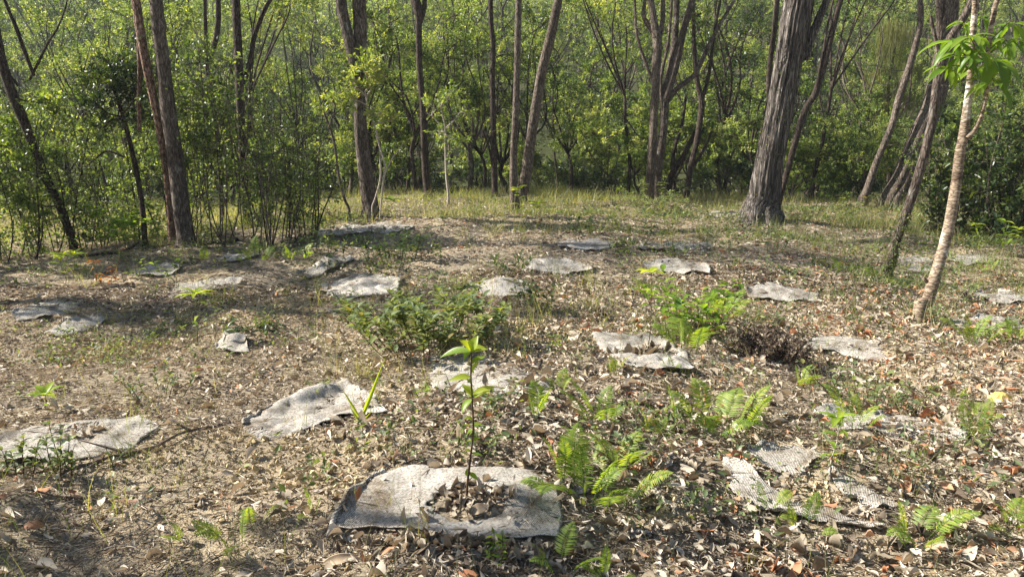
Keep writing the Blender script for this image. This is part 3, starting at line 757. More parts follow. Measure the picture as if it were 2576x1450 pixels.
# big oval-leaved shrub made of several bushy stems
plant('oval_leaved_shrub', 'shrub', 'largest oval-leaved green shrub, in the middle of the clearing', 1085, 872, 0.50, 41, stems=40, spread=0.72, nleaf=20, L=0.10, W=0.044, branch=1, stemm='stem_red', r=0.0045, up=0.75, t0=0.2, tint=(0.35, 0.97), group='low shrubs')
PL = [
 ('oval_leaved_shrub','shrub','oval-leaved shrublet standing before the left edge mat',155,1185,0.27,dict(stems=7,spread=0.13,nleaf=12,L=0.058,W=0.026,up=0.9,stemm='stem_red')),
 ('oval_leaved_shrub','shrub','oval-leaved shrublet cut by the left edge of the clearing',45,1190,0.24,dict(stems=6,spread=0.14,nleaf=11,L=0.055,W=0.024,up=0.9,stemm='stem_red')),
 ('oval_leaved_shrub','shrub','spreading low shrub with yellow-green leaves at mid right',2195,1025,0.26,dict(stems=18,spread=0.42,nleaf=11,L=0.066,W=0.03,up=0.5,stemm='stem_red',tint=(0.3,1))),
 ('oval_leaved_shrub','shrub','small shrub left of the large oval-leaved one',880,810,0.30,dict(stems=6,spread=0.16,nleaf=9,L=0.07,W=0.03)),
 ('oval_leaved_shrub','shrub','thin sprigs of oval leaves behind the left edge mat',400,1000,0.26,dict(stems=8,spread=0.34,nleaf=10,L=0.055,W=0.024,up=0.9)),
 ('oval_leaved_shrub','shrub','pair of small sprigs left of the strap-leaved plant',800,1000,0.12,dict(stems=4,spread=0.16,nleaf=8,L=0.05,W=0.02)),
 ('whorled_seedling','seedling','whorl-topped seedling left of centre, long narrow leaves',497,868,0.46,dict(nleaf=3,L=0.15,W=0.034,whorl=9,matl='leaf_bright',up=0.2,t0=0.1,r=0.004,curl=0.35,lean=(-0.05,0))),
 ('glossy_plant','plant','trailing dark green glossy plant beside the peaked mat',640,838,0.16,dict(stems=7,spread=0.28,nleaf=7,L=0.13,W=0.045,matl='leaf_dark',up=0.3,curl=0.5,tint=(0.5,1))),
 ('glossy_plant','plant','dark leaved seedling left of the whorl-topped one',440,830,0.16,dict(stems=4,spread=0.2,nleaf=5,L=0.10,W=0.04,matl='leaf_dark',up=0.3,curl=0.5,tint=(0.6,1))),
 ('whorled_seedling','seedling','bright whorled seedling at far left by the reddish one',178,705,0.42,dict(stems=2,spread=0.1,nleaf=10,L=0.16,W=0.042,whorl=8,matl='leaf_bright',up=0.5,t0=0.4)),
 ('red_seedling','seedling','reddish-leaved seedling at the left',272,718,0.42,dict(stems=2,spread=0.12,nleaf=14,L=0.12,W=0.045,matl='leaf_red',stemm='stem_red',up=0.3,t0=0.15,curl=0.5)),
 ('yellow_seedling','seedling','yellow-green seedling above the left edge mat',118,1045,0.13,dict(nleaf=2,L=0.10,W=0.038,whorl=6,matl='leaf_bright',up=0.4)),
 ('sapling','sapling','lone bright sapling on a thin stem above the leaf-strewn mat',1627,878,0.62,dict(nleaf=5,L=0.11,W=0.055,whorl=5,matl='leaf_bright',stemm='stem_red',t0=0.75,up=0.3,r=0.0045,lean=(0.05,0),tint=(0.5,1))),
 ('glossy_plant','plant','dark glossy seedling in the open behind the big shrub',1340,785,0.34,dict(stems=6,spread=0.2,nleaf=10,L=0.12,W=0.045,matl='leaf_dark',up=0.5,tint=(0.5,1))),
 ('leafy_seedling','seedling','leafy bright seedling between the torn mats at lower right',2088,1215,0.33,dict(nleaf=16,L=0.085,W=0.028,whorl=4,matl='leaf_bright',stemm='wood_pale',t0=0.35,up=0.5,r=0.006,lean=(0.05,0))),
 ('broad_leaved_plant','plant','broad-leaved bush behind the fern beside the dead brush',1745,835,0.5,dict(stems=16,spread=0.45,nleaf=11,L=0.14,W=0.06,matl='leaf_bright',up=0.5,tint=(0.0,0.8))),
 ('leafy_seedling','seedling','narrow-leaved seedling in front of the far mats',1655,620,0.62,dict(stems=3,spread=0.3,nleaf=18,L=0.17,W=0.038,matl='leaf_shrub',up=0.4,t0=0.3,whorl=5,tint=(0.5,1))),
 ('leafy_seedling','seedling','bright seedling at the foot of the paired slim trunks',1308,545,0.50,dict(nleaf=8,L=0.20,W=0.09,matl='leaf_bright',whorl=4,up=0.3,t0=0.3,tint=(0.6,1))),
 ('leafy_seedling','seedling','bright yellow seedling right of the paired slim trunks',1348,572,0.40,dict(nleaf=8,L=0.18,W=0.06,matl='leaf_bright',whorl=7,up=0.3,t0=0.3,tint=(0.7,1))),
 ('glossy_plant','plant','low dark bush beyond the shaded oval mat',1475,592,0.32,dict(stems=9,spread=0.45,nleaf=10,L=0.12,W=0.05,matl='leaf_dark',up=0.5,tint=(0.4,1))),
 ('dark_bush','bush','dark leafy bush standing in the grey shade left of centre',1000,668,0.62,dict(stems=14,spread=0.6,nleaf=20,L=0.085,W=0.038,matl='leaf_dark',up=0.3,tint=(0.2,0.8),branch=1,stemm='stem_red')),
 ('dark_bush','bush','thin dark bush left of the shaded leafy bush',820,668,0.62,dict(stems=8,spread=0.4,nleaf=14,L=0.09,W=0.035,matl='leaf_dark',up=0.2,tint=(0.3,0.9),branch=1,stemm='stem_red')),
 ('glossy_plant','plant','spiky dark plant behind the mat by the big shrub',1290,690,0.25,dict(stems=7,spread=0.3,nleaf=8,L=0.15,W=0.028,matl='leaf_dark',up=1.0,tint=(0.5,1))),
 ('leafy_seedling','seedling','narrow-leaved seedling left of the ivy-footed tree',1945,640,0.34,dict(stems=3,spread=0.2,nleaf=12,L=0.11,W=0.03,matl='leaf_shrub',up=0.4,tint=(0.5,1))),
 ('leafy_seedling','seedling','fresh green seedling at the right edge near the pale tree',2490,650,0.55,dict(stems=3,spread=0.3,nleaf=14,L=0.13,W=0.04,matl='leaf_bright',up=0.2,t0=0.4,whorl=4)),
 ('leafy_seedling','seedling','yellowish seedling before the twin-limbed trunk',985,548,0.32,dict(nleaf=6,L=0.18,W=0.07,matl='leaf_bright',whorl=6,up=0.4)),
 ('dark_bush','bush','knee-high bush at the foot of the forked tan tree',1650,535,0.7,dict(stems=14,spread=0.9,nleaf=20,L=0.10,W=0.045,matl='leaf_shrub',up=0.3,tint=(0.2,0.9),branch=1,stemm='stem_red')),
 ('bright_bush','bush','sunlit bright bush left of the big brown trunk',335,622,0.85,dict(stems=16,spread=0.8,nleaf=26,L=0.11,W=0.055,matl='leaf_bright',up=0.3,branch=1,stemm='stem_red',tint=(0,0.6))),
 ('leafy_seedling','seedling','small light seedling on the sand right of the glossy one',1398,868,0.13,dict(stems=4,spread=0.08,nleaf=7,L=0.05,W=0.02,matl='leaf_bright')),
 ('leafy_seedling','seedling','small lime seedling at the front of the flat mid mat',1063,1010,0.10,dict(stems=3,spread=0.06,nleaf=7,L=0.045,W=0.02,matl='leaf_bright')),
 ('leafy_seedling','seedling','small light plant at the bottom edge below the big mat',1248,1420,0.14,dict(stems=4,spread=0.07,nleaf=7,L=0.04,W=0.015,matl='leaf_bright')),
 ('grass_tuft_plant','plant','fine green grassy tuft before the broad-leaved bush',1690,850,0.26,dict(stems=26,spread=0.2,nleaf=3,L=0.10,W=0.008,matl='leaf_bright',up=1.5,tint=(0,0.6))),
 ('leafy_seedling','seedling','green seedling at the foot of the great furrowed trunk',2145,560,0.6,dict(stems=4,spread=0.4,nleaf=14,L=0.14,W=0.06,matl='leaf_shrub',up=0.3,tint=(0.4,1))),
 ('leafy_seedling','seedling','young plant left of the great furrowed trunk',1850,570,0.25,dict(stems=3,spread=0.2,nleaf=6,L=0.16,W=0.05,matl='leaf_dark',up=0.6,tint=(0.5,1))),
 ('leafy_seedling','seedling','slender leafy shoot before the big brown trunk',430,690,0.3,dict(stems=5,spread=0.4,nleaf=8,L=0.10,W=0.03,matl='leaf_bright',up=0.4)),
 ('oval_leaved_shrub','shrub','tiny dark sprig in front of the left edge mat',292,1160,0.10,dict(stems=4,spread=0.10,nleaf=7,L=0.035,W=0.016,matl='leaf_dark',tint=(0.6,1))),
]
for i, (nm, cat, lb, u, v, h, kw) in enumerate(PL):
    g = {'shrub': 'low shrubs', 'seedling': 'young seedlings in the clearing', 'bush': 'bushes at the clearing edge', 'plant': 'leafy plants on the floor', 'sapling': None}[cat]
    plant(nm, cat, lb, u, v, h, 600 + i, group=g, **kw)

# strap-leaved plant
def strap_plant():
    p = on_ground(908, 1062); Y = p[1]; e = empty('strap_leaved_plant', p, 'strap-leaved plant with two long upright blades by the rumpled mat', 'plant')
    mb = MB()
    for u0, v0, u1, v1, w, c in ((908,1055,968,905,.030,.05),(905,1052,862,978,.022,.12),(906,1060,925,1000,.022,.1),(903,1060,880,1020,.02,.3),(910,1062,935,1035,.018,.4),(900,1062,885,1055,.016,.5)):
        a = at(u0, v0, Y) - p; b = at(u1, v1, Y) - p; d = b - a
        leaf_strip(mb, a[None], d[None], np.array([[0.3, -1.0, 0.35]]), np.linalg.norm(d) * 1.05, w * 0.68, 8, c + 0.08, 0.45, 0.75 + 0.2 * c, 0.55)
    mb.build('blade', M['leaf_bright'], e)
strap_plant()

# dead brown brush
def brush():
    p = on_ground(1930, 905); e = empty('dead_brush', p, 'heap of dead brown brush with tangled dry stems', 'dead brush'); R = rng_(71); sm, fm = MB(), MB()
    for i in range(150):
        a = R.uniform(0, 6.28); q = R.uniform(0, 0.24); b = np.array([math.cos(a) * q, math.sin(a) * q * 0.7, 0])
        d = np.array([math.cos(a) * R.uniform(0, 0.6), math.sin(a) * R.uniform(0, 0.5), R.uniform(0.4, 1.0)]); h = R.uniform(0.15, 0.36)
        t = np.linspace(0, 1, 6)[:, None]; pts = b + d * h * t + R.normal(0, 0.04, 3) * np.sin(t * 3.1) * 1.5 - np.array([0, 0, 0.1]) * t * t
        tube(sm, pts, 0.0035 * (1 - 0.6 * t[:, 0]), 5)
        n = 40; tt = R.uniform(0.1, 1, n); C = np.stack([np.interp(tt, t[:, 0], pts[:, k]) for k in range(3)], 1)
        leaf_rhomb(fm, C, R.normal(0, 1, (n, 3)), R.normal(0, 1, (n, 3)), R.uniform(0.015, 0.045, n), 0.012, 0.4, R.uniform(0.0, 0.30, n))
    sm.build('stem', M['twig_dry'], e); fm.build('foliage', M['litter'], e)
brush()

# litter heaps on mats, notable fallen leaves, sticks
def leaf_heap(u, v, rx, ry, n, label, seed, L0=0.075):
    p = on_ground(u, v); R = rng_(seed); mb = MB()
    a = R.uniform(0, 6.28, n); q = R.beta(1.2, 1.3, n)
    x = np.cos(a) * q * rx; y = np.sin(a) * q * ry; z = ground(p[0] + x, p[1] + y) - p[2] + 0.008 + 0.03 * (1 - q) * R.uniform(0, 1, n)
    L = R.uniform(0.6, 1.2, n) * L0
    D = np.c_[R.normal(0, 1, n), R.normal(0, 1, n), R.uniform(-0.4, 0.25, n)]
    leaf_strip(mb, np.c_[x, y, z], D, np.c_[R.normal(0, 0.8, n), R.normal(0, 0.8, n), np.ones(n)], L, L * R.uniform(0.35, 0.65, n), 5, R.normal(0.3, 0.6, n), R.normal(0.4, 0.8, n), R.beta(2, 2, n) * 0.8, 0.8, 0.08, seed, R.normal(0, 0.7, n))
    o = mb.build('leaf_heap', M['litter']); o.location = p; tag(o, label, 'leaf heap', 'heaps of dry leaves on mats', 'stuff')
leaf_heap(1180, 1275, 0.20, 0.165, 130, 'heap of curled dry leaves at the foot of the tall sapling', 81, 0.058)
leaf_heap(1620, 890, 0.26, 0.16, 90, 'heap of orange-brown leaves on the mat of the bright sapling', 82, 0.09)
leaf_heap(1340, 1392, 0.5, 0.07, 130, 'drift of grey dry leaves along the front of the big mat', 83, 0.055)
leaf_heap(1060, 1392, 0.4, 0.06, 100, 'drift of brown leaves under the big mat front edge', 84, 0.055)

def fallen(u, v, du, dv, wd, label, m, curl=0.3, tint=0.5, up=0.15, nvec=(0, -0.4, 1), wav=0.04, fold=0.3):
    a = on_ground(u, v); b = at(u + du, v + dv, a[1]); d = b - a
    a = a + np.array([0, 0, 0.02]); d[2] = max(d[2], up * np.linalg.norm(d[:2]))
    mb = MB(); leaf_strip(mb, np.zeros((1, 3)), d[None], np.array([nvec], float), np.linalg.norm(d) * 1.0, wd * 0.75, 9, curl, fold * 0.5, tint, 0.8, wav, 3)
    o = mb.build('fallen_leaf', M[m]); o.location = a; tag(o, label, 'fallen leaf', 'large fallen leaves')
    s = o.modifiers.new('t', 'SOLIDIFY'); s.thickness = 0.0012
    ss = o.modifiers.new('s', 'SUBSURF'); ss.levels = 1; ss.render_levels = 1
fallen(898, 1285, 8, -55, 0.035, 'orange leaf propped upright on the left of the big mat', 'litter_orange', 0.1, 0.6, 0.5, (0.3, -1, 0.3))
fallen(812, 1412, 92, -8, 0.06, 'big tan curled leaf lying below the big mat corner', 'litter_pale', 0.12, 0.7, 0.1, (0, -0.9, 0.7), 0.02, 0.5)
fallen(1178, 1315, 55, -38, 0.07, 'broad pale crumpled leaf in the heap of the tall sapling', 'litter_pale', 0.2, 0.4, 0.3, (0, -0.8, 0.8), 0.08)
fallen(2178, 1118, 62, 32, 0.06, 'long orange leaf lying below the long right mat', 'litter_orange', 0.2, 0.9, 0.05, (0, -0.5, 1))
fallen(1640, 1175, 40, 12, 0.03, 'orange-brown leaf on the litter right of the fern clump', 'litter_orange', 0.3, 0.5)
fallen(2005, 1290, 55, -10, 0.06, 'rounded tan leaf caught on the ribbon-like mat', 'litter_pale', 0.3, 0.5, 0.3, (0, -1, 0.5))
fallen(1440, 1410, -15, -50, 0.05, 'curled brown leaf standing below the big mat right corner', 'litter_orange', 0.3, 0.1, 0.5, (0.4, -0.8, 0.6))
fallen(2250, 1405, 50, 15, 0.05, 'orange leaf in the litter below the arching fern', 'litter_orange', 0.3, 0.4)
fallen(60, 1330, 60, 30, 0.07, 'broad brown leaf at the bottom left corner', 'litter_orange', 0.2, 0.0)
fallen(1300, 1165, 60, -5, 0.035, 'rusty leaf lying just behind the big mat', 'litter_orange', 0.3, 0.2)
def yellow_leaf():
    p = on_ground(2515, 1015); mb = MB(); n = 26; a = np.linspace(0, 6.283, n, endpoint=False); rr = 0.075 * (1 + 0.13 * np.sin(a * 7 + 1) + 0.06 * np.sin(a * 13))
    V = [[0, 0, 0.055]]
    for f, z in ((0.35, 0.052), (0.7, 0.04), (1.0, 0.015)): V += [[math.cos(q) * r * f, math.sin(q) * r * f * 0.6, z + 0.02 * math.sin(q) * f] for q, r in zip(a, rr)]
    F4 = [[1 + s * n + i, 1 + s * n + (i + 1) % n, 1 + (s + 1) * n + (i + 1) % n, 1 + (s + 1) * n + i] for s in range(2) for i in range(n)]
    mb.add(V, F4, 0.6); mb.add(V[:n + 1], [[0, 1 + i, 1 + (i + 1) % n] for i in range(n)], 0.9)
    o = mb.build('rounded_leaf', M['yellow']); o.location = p; tag(o, 'rounded bright yellow leaf lying near the right edge', 'fallen leaf')
yellow_leaf()

def stick(px, r0, r1, label, m='twig_dry', name='fallen_stick', lift=0.02, seed=0, side=None):
    P = np.array([on_ground(u, v) for u, v in px]); P[:, 2] += lift; c = P[0].copy()
    S = smooth_path(P - c, 30); S += np.stack([noise(np.arange(30) * 0.4, np.zeros(30) + k + seed, 3) * 0.02 for k in range(3)], 1)
    mb = MB(); tube(mb, S, np.linspace(r0, r1, 30), 8, 0.15, seed)
    R = rng_(seed)
    for q in (side or []):
        i = int(q * 29); a = S[i]; d = nrm(S[min(i + 2, 29)] - S[i]) + np.array([R.normal(0, .5), R.normal(0, .5), 0.5]); tt = np.linspace(0, 1, 6)[:, None]
        tube(mb, a + d * tt * R.uniform(0.1, 0.25), r1 * (1.2 - tt[:, 0]), 6)
    o = mb.build(name, M[m]); o.location = c; tag(o, label, 'stick', 'fallen sticks and branches')
stick([(640,1045),(560,1078),(470,1108),(390,1132),(250,1160),(150,1192)], 0.006, 0.009, 'long thin dark branch lying from the rumpled mat to the left shrubs', seed=1, side=(.4, .7))
stick([(200,652),(300,640),(440,618),(560,612),(600,608)], 0.02, 0.03, 'dark fallen branch at the foot of the big brown trunk', 'bark_dark', seed=2, side=(.3, .6))
stick([(1560,1300),(1600,1330),(1640,1342)], 0.012, 0.006, 'pale broken stick in the litter below the fern clump', 'wood_pale', seed=3)
stick([(1600,1290),(1602,1240)], 0.014, 0.010, 'short pale wood chunk beside the fern clump', 'wood_pale', seed=4)
stick([(1640,1245),(1670,1275),(1700,1295)], 0.013, 0.009, 'chunky bleached stick right of the pale wood chunk', 'wood_pale', seed=5)
stick([(1672,1190),(1690,1150)], 0.014, 0.006, 'small white wood splinter left of the bright fern clump', 'wood_pale', seed=6)
stick([(1260,895),(1380,878),(1460,885),(1580,870)], 0.006, 0.004, 'thin dark twig lying behind the flat mid mat', seed=7, side=(.5,))
stick([(2000,1330),(2120,1360),(2180,1395)], 0.006, 0.004, 'thin grey twig under the ribbon-like mat', 'twig_dry', seed=8)
stick([(1500,1185),(1640,1240),(1760,1300)], 0.005, 0.003, 'straw-coloured stalk lying beside the largest fern', 'wood_pale', seed=9)
stick([(1110,1020),(1140,985),(1180,960),(1190,950)], 0.004, 0.003, 'small dark curly twig on the flat mid mat', 'bark_dark', seed=10, side=(.3, .5, .8), lift=0.05)
stick([(2330,1030),(2310,1075)], 0.006, 0.004, 'bent grey twig standing in the spreading low shrub', seed=11, lift=0.08)
stick([(60,1255),(240,1245),(420,1240)], 0.005, 0.004, 'straight grey twig in the shaded lower left litter', seed=12)
stick([(2330,668),(2400,680),(2430,690)], 0.02, 0.012, 'dark broken branch lying by the pale-barked tree', 'bark_dark', seed=13)

# ------------------------------------------------------------------ trees of the photograph
def limb(mb, a, b, r0, r1, R, sides=7, n=9, wob=0.06, sag=0.0):
    t = np.linspace(0, 1, n)[:, None]; L = np.linalg.norm(b - a)
    o1, o2 = R.normal(0, wob * L, 3), R.normal(0, wob * 0.6 * L, 3)
    pts = a + (b - a) * t + o1 * np.sin(t * math.pi) + o2 * np.sin(t * 2 * math.pi) + np.array([0, 0, sag * L]) * np.sin(t * math.pi)
    tube(mb, pts, r0 + (r1 - r0) * t[:, 0], sides)
    return pts

def cluster(tm, fm, a, c, rad, R, ntw, lpt, L, W, r0=0.02, up=0.2, k=0, tint=(0, 1), flat=0.8, twr=0.004, wob=0.06, clump=0.0):
    lp = limb(tm, a, c, r0, r0 * 0.5, R, 6, 8, wob)
    for i in range(ntw):
        s = lp[R.integers(4, 8)]; d = R.normal(0, 1, 3); d[2] = d[2] * flat + 0.15; d = nrm(d)
        e = c + d * rad * R.uniform(0.35, 1.0) ** 0.7
        tp = limb(tm, s, e, max(twr, r0 * 0.3), twr * 0.5, R, 4, 5, 0.08)
        n = max(2, int(lpt * R.uniform(0.5, 1.5)))
        tt = R.uniform(0.3, 1.05, n) ** (1 - clump); C = np.stack([np.interp(tt, np.linspace(0, 1, 5), tp[:, q]) for q in range(3)], 1) + R.normal(0, 0.03 * rad + 0.01, (n, 3))
        D = nrm(np.tile(e - s, (n, 1))) * 0.6 + R.normal(0, 0.6, (n, 3)); D[:, 2] += up * 0.3
        N = R.normal(0, 0.55, (n, 3)); N[:, 2] += 0.9
        tn = np.clip(R.uniform(*tint) + R.normal(0, 0.16, n), 0, 1)
        if k: leaf_strip(fm, C, D, N, L * R.uniform(.7, 1.2, n), W * R.uniform(.8, 1.1, n), k, 0.25, 0.15, tn)
        else: leaf_rhomb(fm, C, D, N, L * R.uniform(.7, 1.2, n), W * R.uniform(.8, 1.15, n), 0.15, tn)

def photo_tree(label, stems, base=None, Y=None, bark='bark_brown', sides=16, ridge=0.05, seed=0, top=3.0, crown=(7, 1.1, 12, 12), leafm='leaf_forest',
               blobs=(), L=0.085, W=0.042, flare=1.35, ivy=None, name='tree', trunk_n=40, group='trees around the clearing', cat='tree', twigs=0, freq=9, tint=(0.1, 1), sink=0.15):
    R = rng_(seed + 3000)
    if base is not None: b = on_ground(*base)
    else:
        x0 = at(stems[0][0][0], stems[0][0][1], Y); b = np.array([x0[0], Y, float(ground(x0[0], Y))])
    Yb = b[1]; e = empty(name, b, label, cat, group); tm, fm = MB(), MB(); tops = []; paths = []
    for si, st in enumerate(stems):
        pts = [at(u, v, Yb) for u, v, w in st]; rad = [w * mpp(Yb) * 0.43 for u, v, w in st]
        if si == 0:
            if base is None: pts[0][2] = min(pts[0][2], b[2]) if pts[0][2] < b[2] + 0.5 else pts[0][2]
            if pts[0][2] > b[2] + 0.05: pts.insert(0, np.array([pts[0][0], Yb, b[2]])); rad.insert(0, rad[0] * 1.05)
            pts.insert(1, pts[0] + np.array([0, 0, 0.22])); rad.insert(1, rad[0] * 0.93); rad[0] *= 1.18; pts.insert(0, pts[0] - np.array([0, 0, sink])); rad.insert(0, rad[0] * flare)
        reach = st[-1][1] < 20
        dy = R.uniform(-0.3, 0.3)
        if reach and top:                                   # goes on above the frame
            d = nrm(pts[-1] - pts[-2]); d = nrm(d * np.array([1, 1, 1]) + np.array([0, dy, 0.5])); q = pts[-1].copy()
            for j in range(3):
                q = q + d * top / 3 + R.normal(0, 0.08, 3); pts.append(q.copy()); rad.append(rad[-1] * 0.8)
        n = trunk_n if si == 0 else 24
        sp = smooth_path(pts, n); sr = np.interp(np.linspace(0, len(pts) - 1, n), np.arange(len(pts)), rad)
        # a slow sway in depth, away from the base
        t = np.linspace(0, 1, n)
        sp[:, 1] += (0.12 * np.sin(t * 5 + seed) + dy) * np.clip(t * 2, 0, 1) * (0.5 if si == 0 else 1)*(1.0 if si==0 else 0)
        tube(tm, sp - b, sr, sides if sr.max() > 0.03 else 7, ridge, seed + si, freq=freq); paths.append((sp - b, sr))
        if reach: tops.append((sp[-1] - b, sr[-1], nrm(sp[-1] - sp[-3])))
    nb, br, ntw, lpt = crown
    for j in range(nb if tops else 0):
        a, r, d = tops[j % len(tops)]; v = nrm(R.normal(0, 1, 3) * np.array([1, 1, 0.35]) + np.array([0, 0, 0.55]))
        cluster(tm, fm, a, a + v * R.uniform(0.9, 1.9), br * R.uniform(0.7, 1.1), R, ntw, lpt, L, W, r * 0.5, tint=tint)
    for (bu, bv, bw, dz, au, av, ntw_, lpt_) in blobs:        # foliage inside the frame
        c = at(bu, bv, Yb + dz) - b; a = at(au, av, Yb) - b
        ps = np.concatenate([p for p, _ in paths]); i = np.argmin(np.linalg.norm(ps - a, axis=1))
        cluster(tm, fm, ps[i], c, bw * mpp(Yb), R, ntw_, lpt_, L, W, 0.012 + 0.1 * 0.02, tint=tint)
    for _ in range(twigs):                                    # bare side twigs
        p, r = paths[R.integers(len(paths))]; i = R.integers(len(p) // 3, len(p) - 1); d = nrm(np.array([R.normal(0, 1), R.normal(0, .6), R.uniform(0.1, 1)]))
        q = limb(tm, p[i], p[i] + d * R.uniform(0.3, 1.3), 0.012, 0.003, R, 5, 7, 0.1)
        limb(tm, q[4], q[4] + nrm(d + R.normal(0, .6, 3)) * 0.4, 0.006, 0.002, R, 4, 5, 0.1)
    tm.build('trunk', M[bark], e)
    if fm.n: fm.build('crown', M[leafm], e)
    if ivy:
        im = MB(); t0, t1, n, rr = ivy; p, r = paths[0]; s = R.uniform(t0, t1, n) * (len(p) - 1)
        keep = noise(s * 0.8, s * 0 + 5, seed) * 2 + R.normal(0, 0.5, n) > -0.3; s = s[keep]; n = len(s)
        C = np.stack([np.interp(s, np.arange(len(p)), p[:, q]) for q in range(3)], 1); rad = np.interp(s, np.arange(len(p)), r)
        a = R.normal(-1.2, 1.3, n); out = np.c_[np.cos(a), np.sin(a), np.zeros(n)]
        leaf_rhomb(im, C + out * (rad * 1.0 + 0.008)[:, None], np.c_[R.normal(0, 1, n), R.normal(0, 1, n), R.normal(0, 1, n)] , out + R.normal(0, .4, (n, 3)), rr * R.uniform(.7, 1.3, n), rr * 0.8, 0.1, R.uniform(0.2, 1, n))
        im.build('ivy', M['leaf_shrub'], e)
    return e

DC = (7, 1.1, 11, 12)
photo_tree('big brown trunk with rusty fine bark at the left', [[(465,622,54),(452,540,50),(440,450,46),(428,360,44),(414,270,42),(404,160,38),(392,60,36),(384,-20,34)]], base=(465,622), seed=1, ridge=0.04, crown=(14,1.3,13,14), top=2.2, twigs=5)
photo_tree('ragged peeling-bark tree leaning behind the big brown trunk', [[(432,540,22),(424,440,20),(410,330,20),(396,240,21),(376,140,22),(362,60,22),(350,-15,21)],[(350,330,12),(350,240,14),(350,170,12),(346,60,10),(340,-10,9)]], Y=11.6, bark='bark_peel', ridge=0.16, seed=2, freq=16, crown=(5,1.0,9,10))
photo_tree('dark leaning tree at the far left edge', [[(185,600,22),(160,520,24),(120,430,24),(85,330,27),(45,230,28),(18,150,26),(4,80,22),(-14,10,20)],[(45,215,9),(20,185,9),(-5,150,8),(-30,120,7)],[(85,190,9),(62,130,11),(40,70,10),(15,10,9)],[(75,200,7),(95,160,7),(120,110,6),(150,60,5),(170,-5,4)]], Y=12.4, bark='bark_dark', seed=3, blobs=[(70,330,110,0.3,90,330,26,26),(30,430,110,-0.2,120,430,26,26),(140,260,80,0.2,60,250,18,24),(60,520,100,-0.5,150,500,24,24)], tint=(0.1,0.8), crown=(13,1.3,12,13), top=2.2)
photo_tree('small dense dark-crowned tree left of the big brown trunk', [[(357,545,15),(345,480,14),(328,410,14),(312,350,13),(298,300,12),(285,255,10),(270,200,7)],[(312,395,6),(270,380,6),(240,400,5),(215,420,4)],[(298,300,6),(330,260,5),(345,220,4)]], Y=11.8, bark='bark_dark', seed=4, leafm='leaf_dark', L=0.055, W=0.028,
           blobs=[(270,200,62,0,285,250,30,34),(330,230,60,.2,298,300,26,34),(235,265,60,-.2,290,280,26,32),(300,160,55,0,275,210,24,32),(350,300,55,.2,300,300,22,28),(215,190,50,.2,275,210,20,28),(260,320,50,.1,298,300,18,26),(360,180,40,.0,290,260,16,26)], crown=(0,1,1,1), tint=(0.1,1))
photo_tree('forked dark tree between the brown and twin-limbed trunks', [[(622,540,22),(616,440,22),(610,330,22),(606,230,24),(602,140,24),(598,60,22),(597,-15,21)],[(612,210,14),(628,160,14),(640,90,13),(668,20,12),(690,-20,11)],[(606,250,8),(590,200,7),(570,150,6)]], Y=14.5, bark='bark_dark', seed=5, crown=DC, twigs=4)
photo_tree('thin dark tree just right of the peeling trunk', [[(560,520,12),(552,400,12),(545,290,12),(528,200,12),(524,120,11),(522,-10,10)],[(528,150,12),(546,80,16),(548,-10,14)]], Y=16, bark='bark_dark', seed=6, twigs=4, crown=(4,1,9,10))
photo_tree('twin-limbed brown trunk forking above a narrow waist', [[(932,546,50),(925,480,46),(914,400,40),(907,320,36),(904,240,34),(900,190,32),(888,140,32),(872,70,30),(858,-10,30)],[(903,200,24),(906,150,32),(906,80,36),(903,-10,38)],[(898,190,20),(902,90,18),(895,-10,16)]], base=(928,548), seed=7, ridge=0.06, crown=(8,1.2,11,12), twigs=2)
photo_tree('young pale-stemmed tree with bright leaves before the twin-limbed trunk', [[(936,552,5),(942,500,5),(955,450,5),(955,400,5),(950,350,5),(938,310,5),(925,280,4),(915,230,3)],[(955,550,4),(962,470,5),(968,420,5),(955,370,4),(945,340,3)],[(962,450,4),(985,400,4),(1005,375,3),(1015,360,2)]], base=(942,553), bark='wood_pale', seed=8, leafm='leaf_forest', L=0.10, W=0.042, flare=1.1,
           blobs=[(920,160,42,-.1,915,230,14,16),(955,185,36,.1,915,235,10,14),(880,200,30,0,918,240,8,14),(880,250,42,.1,920,260,12,14),(955,285,34,0,930,290,8,12),(990,300,22,-.1,940,310,6,10),(935,215,34,0,915,230,9,13)], crown=(0,1,1,1), tint=(0.5,1))
photo_tree('slim leaning tree left of the twin-limbed trunk', [[(878,556,8),(865,500,8),(850,440,8),(840,370,7),(825,320,7),(812,290,6),(800,262,5)],[(825,325,5),(838,290,5),(845,260,4)]], base=(878,556), bark='bark_tan', seed=9, leafm='leaf_forest', L=0.09, W=0.036, blobs=[(835,245,28,0,842,270,8,12),(870,265,24,0,838,290,7,10),(795,270,26,0,805,275,7,10)], crown=(0,1,1,1), tint=(0.5,1), flare=1.1)
photo_tree('smooth dark tree with a knobbed top, right of the twin-limbed trunk', [[(1078,502,28),(1072,440,22),(1068,360,19),(1064,270,17),(1058,200,17),(1055,130,17),(1054,60,18),(1050,15,26),(1036,-20,18)],[(1056,60,12),(1066,25,14),(1068,-20,14)]], base=(1078,503), bark='bark_dark', seed=10, twigs=8, ridge=0.05, crown=(6,1,10,11))
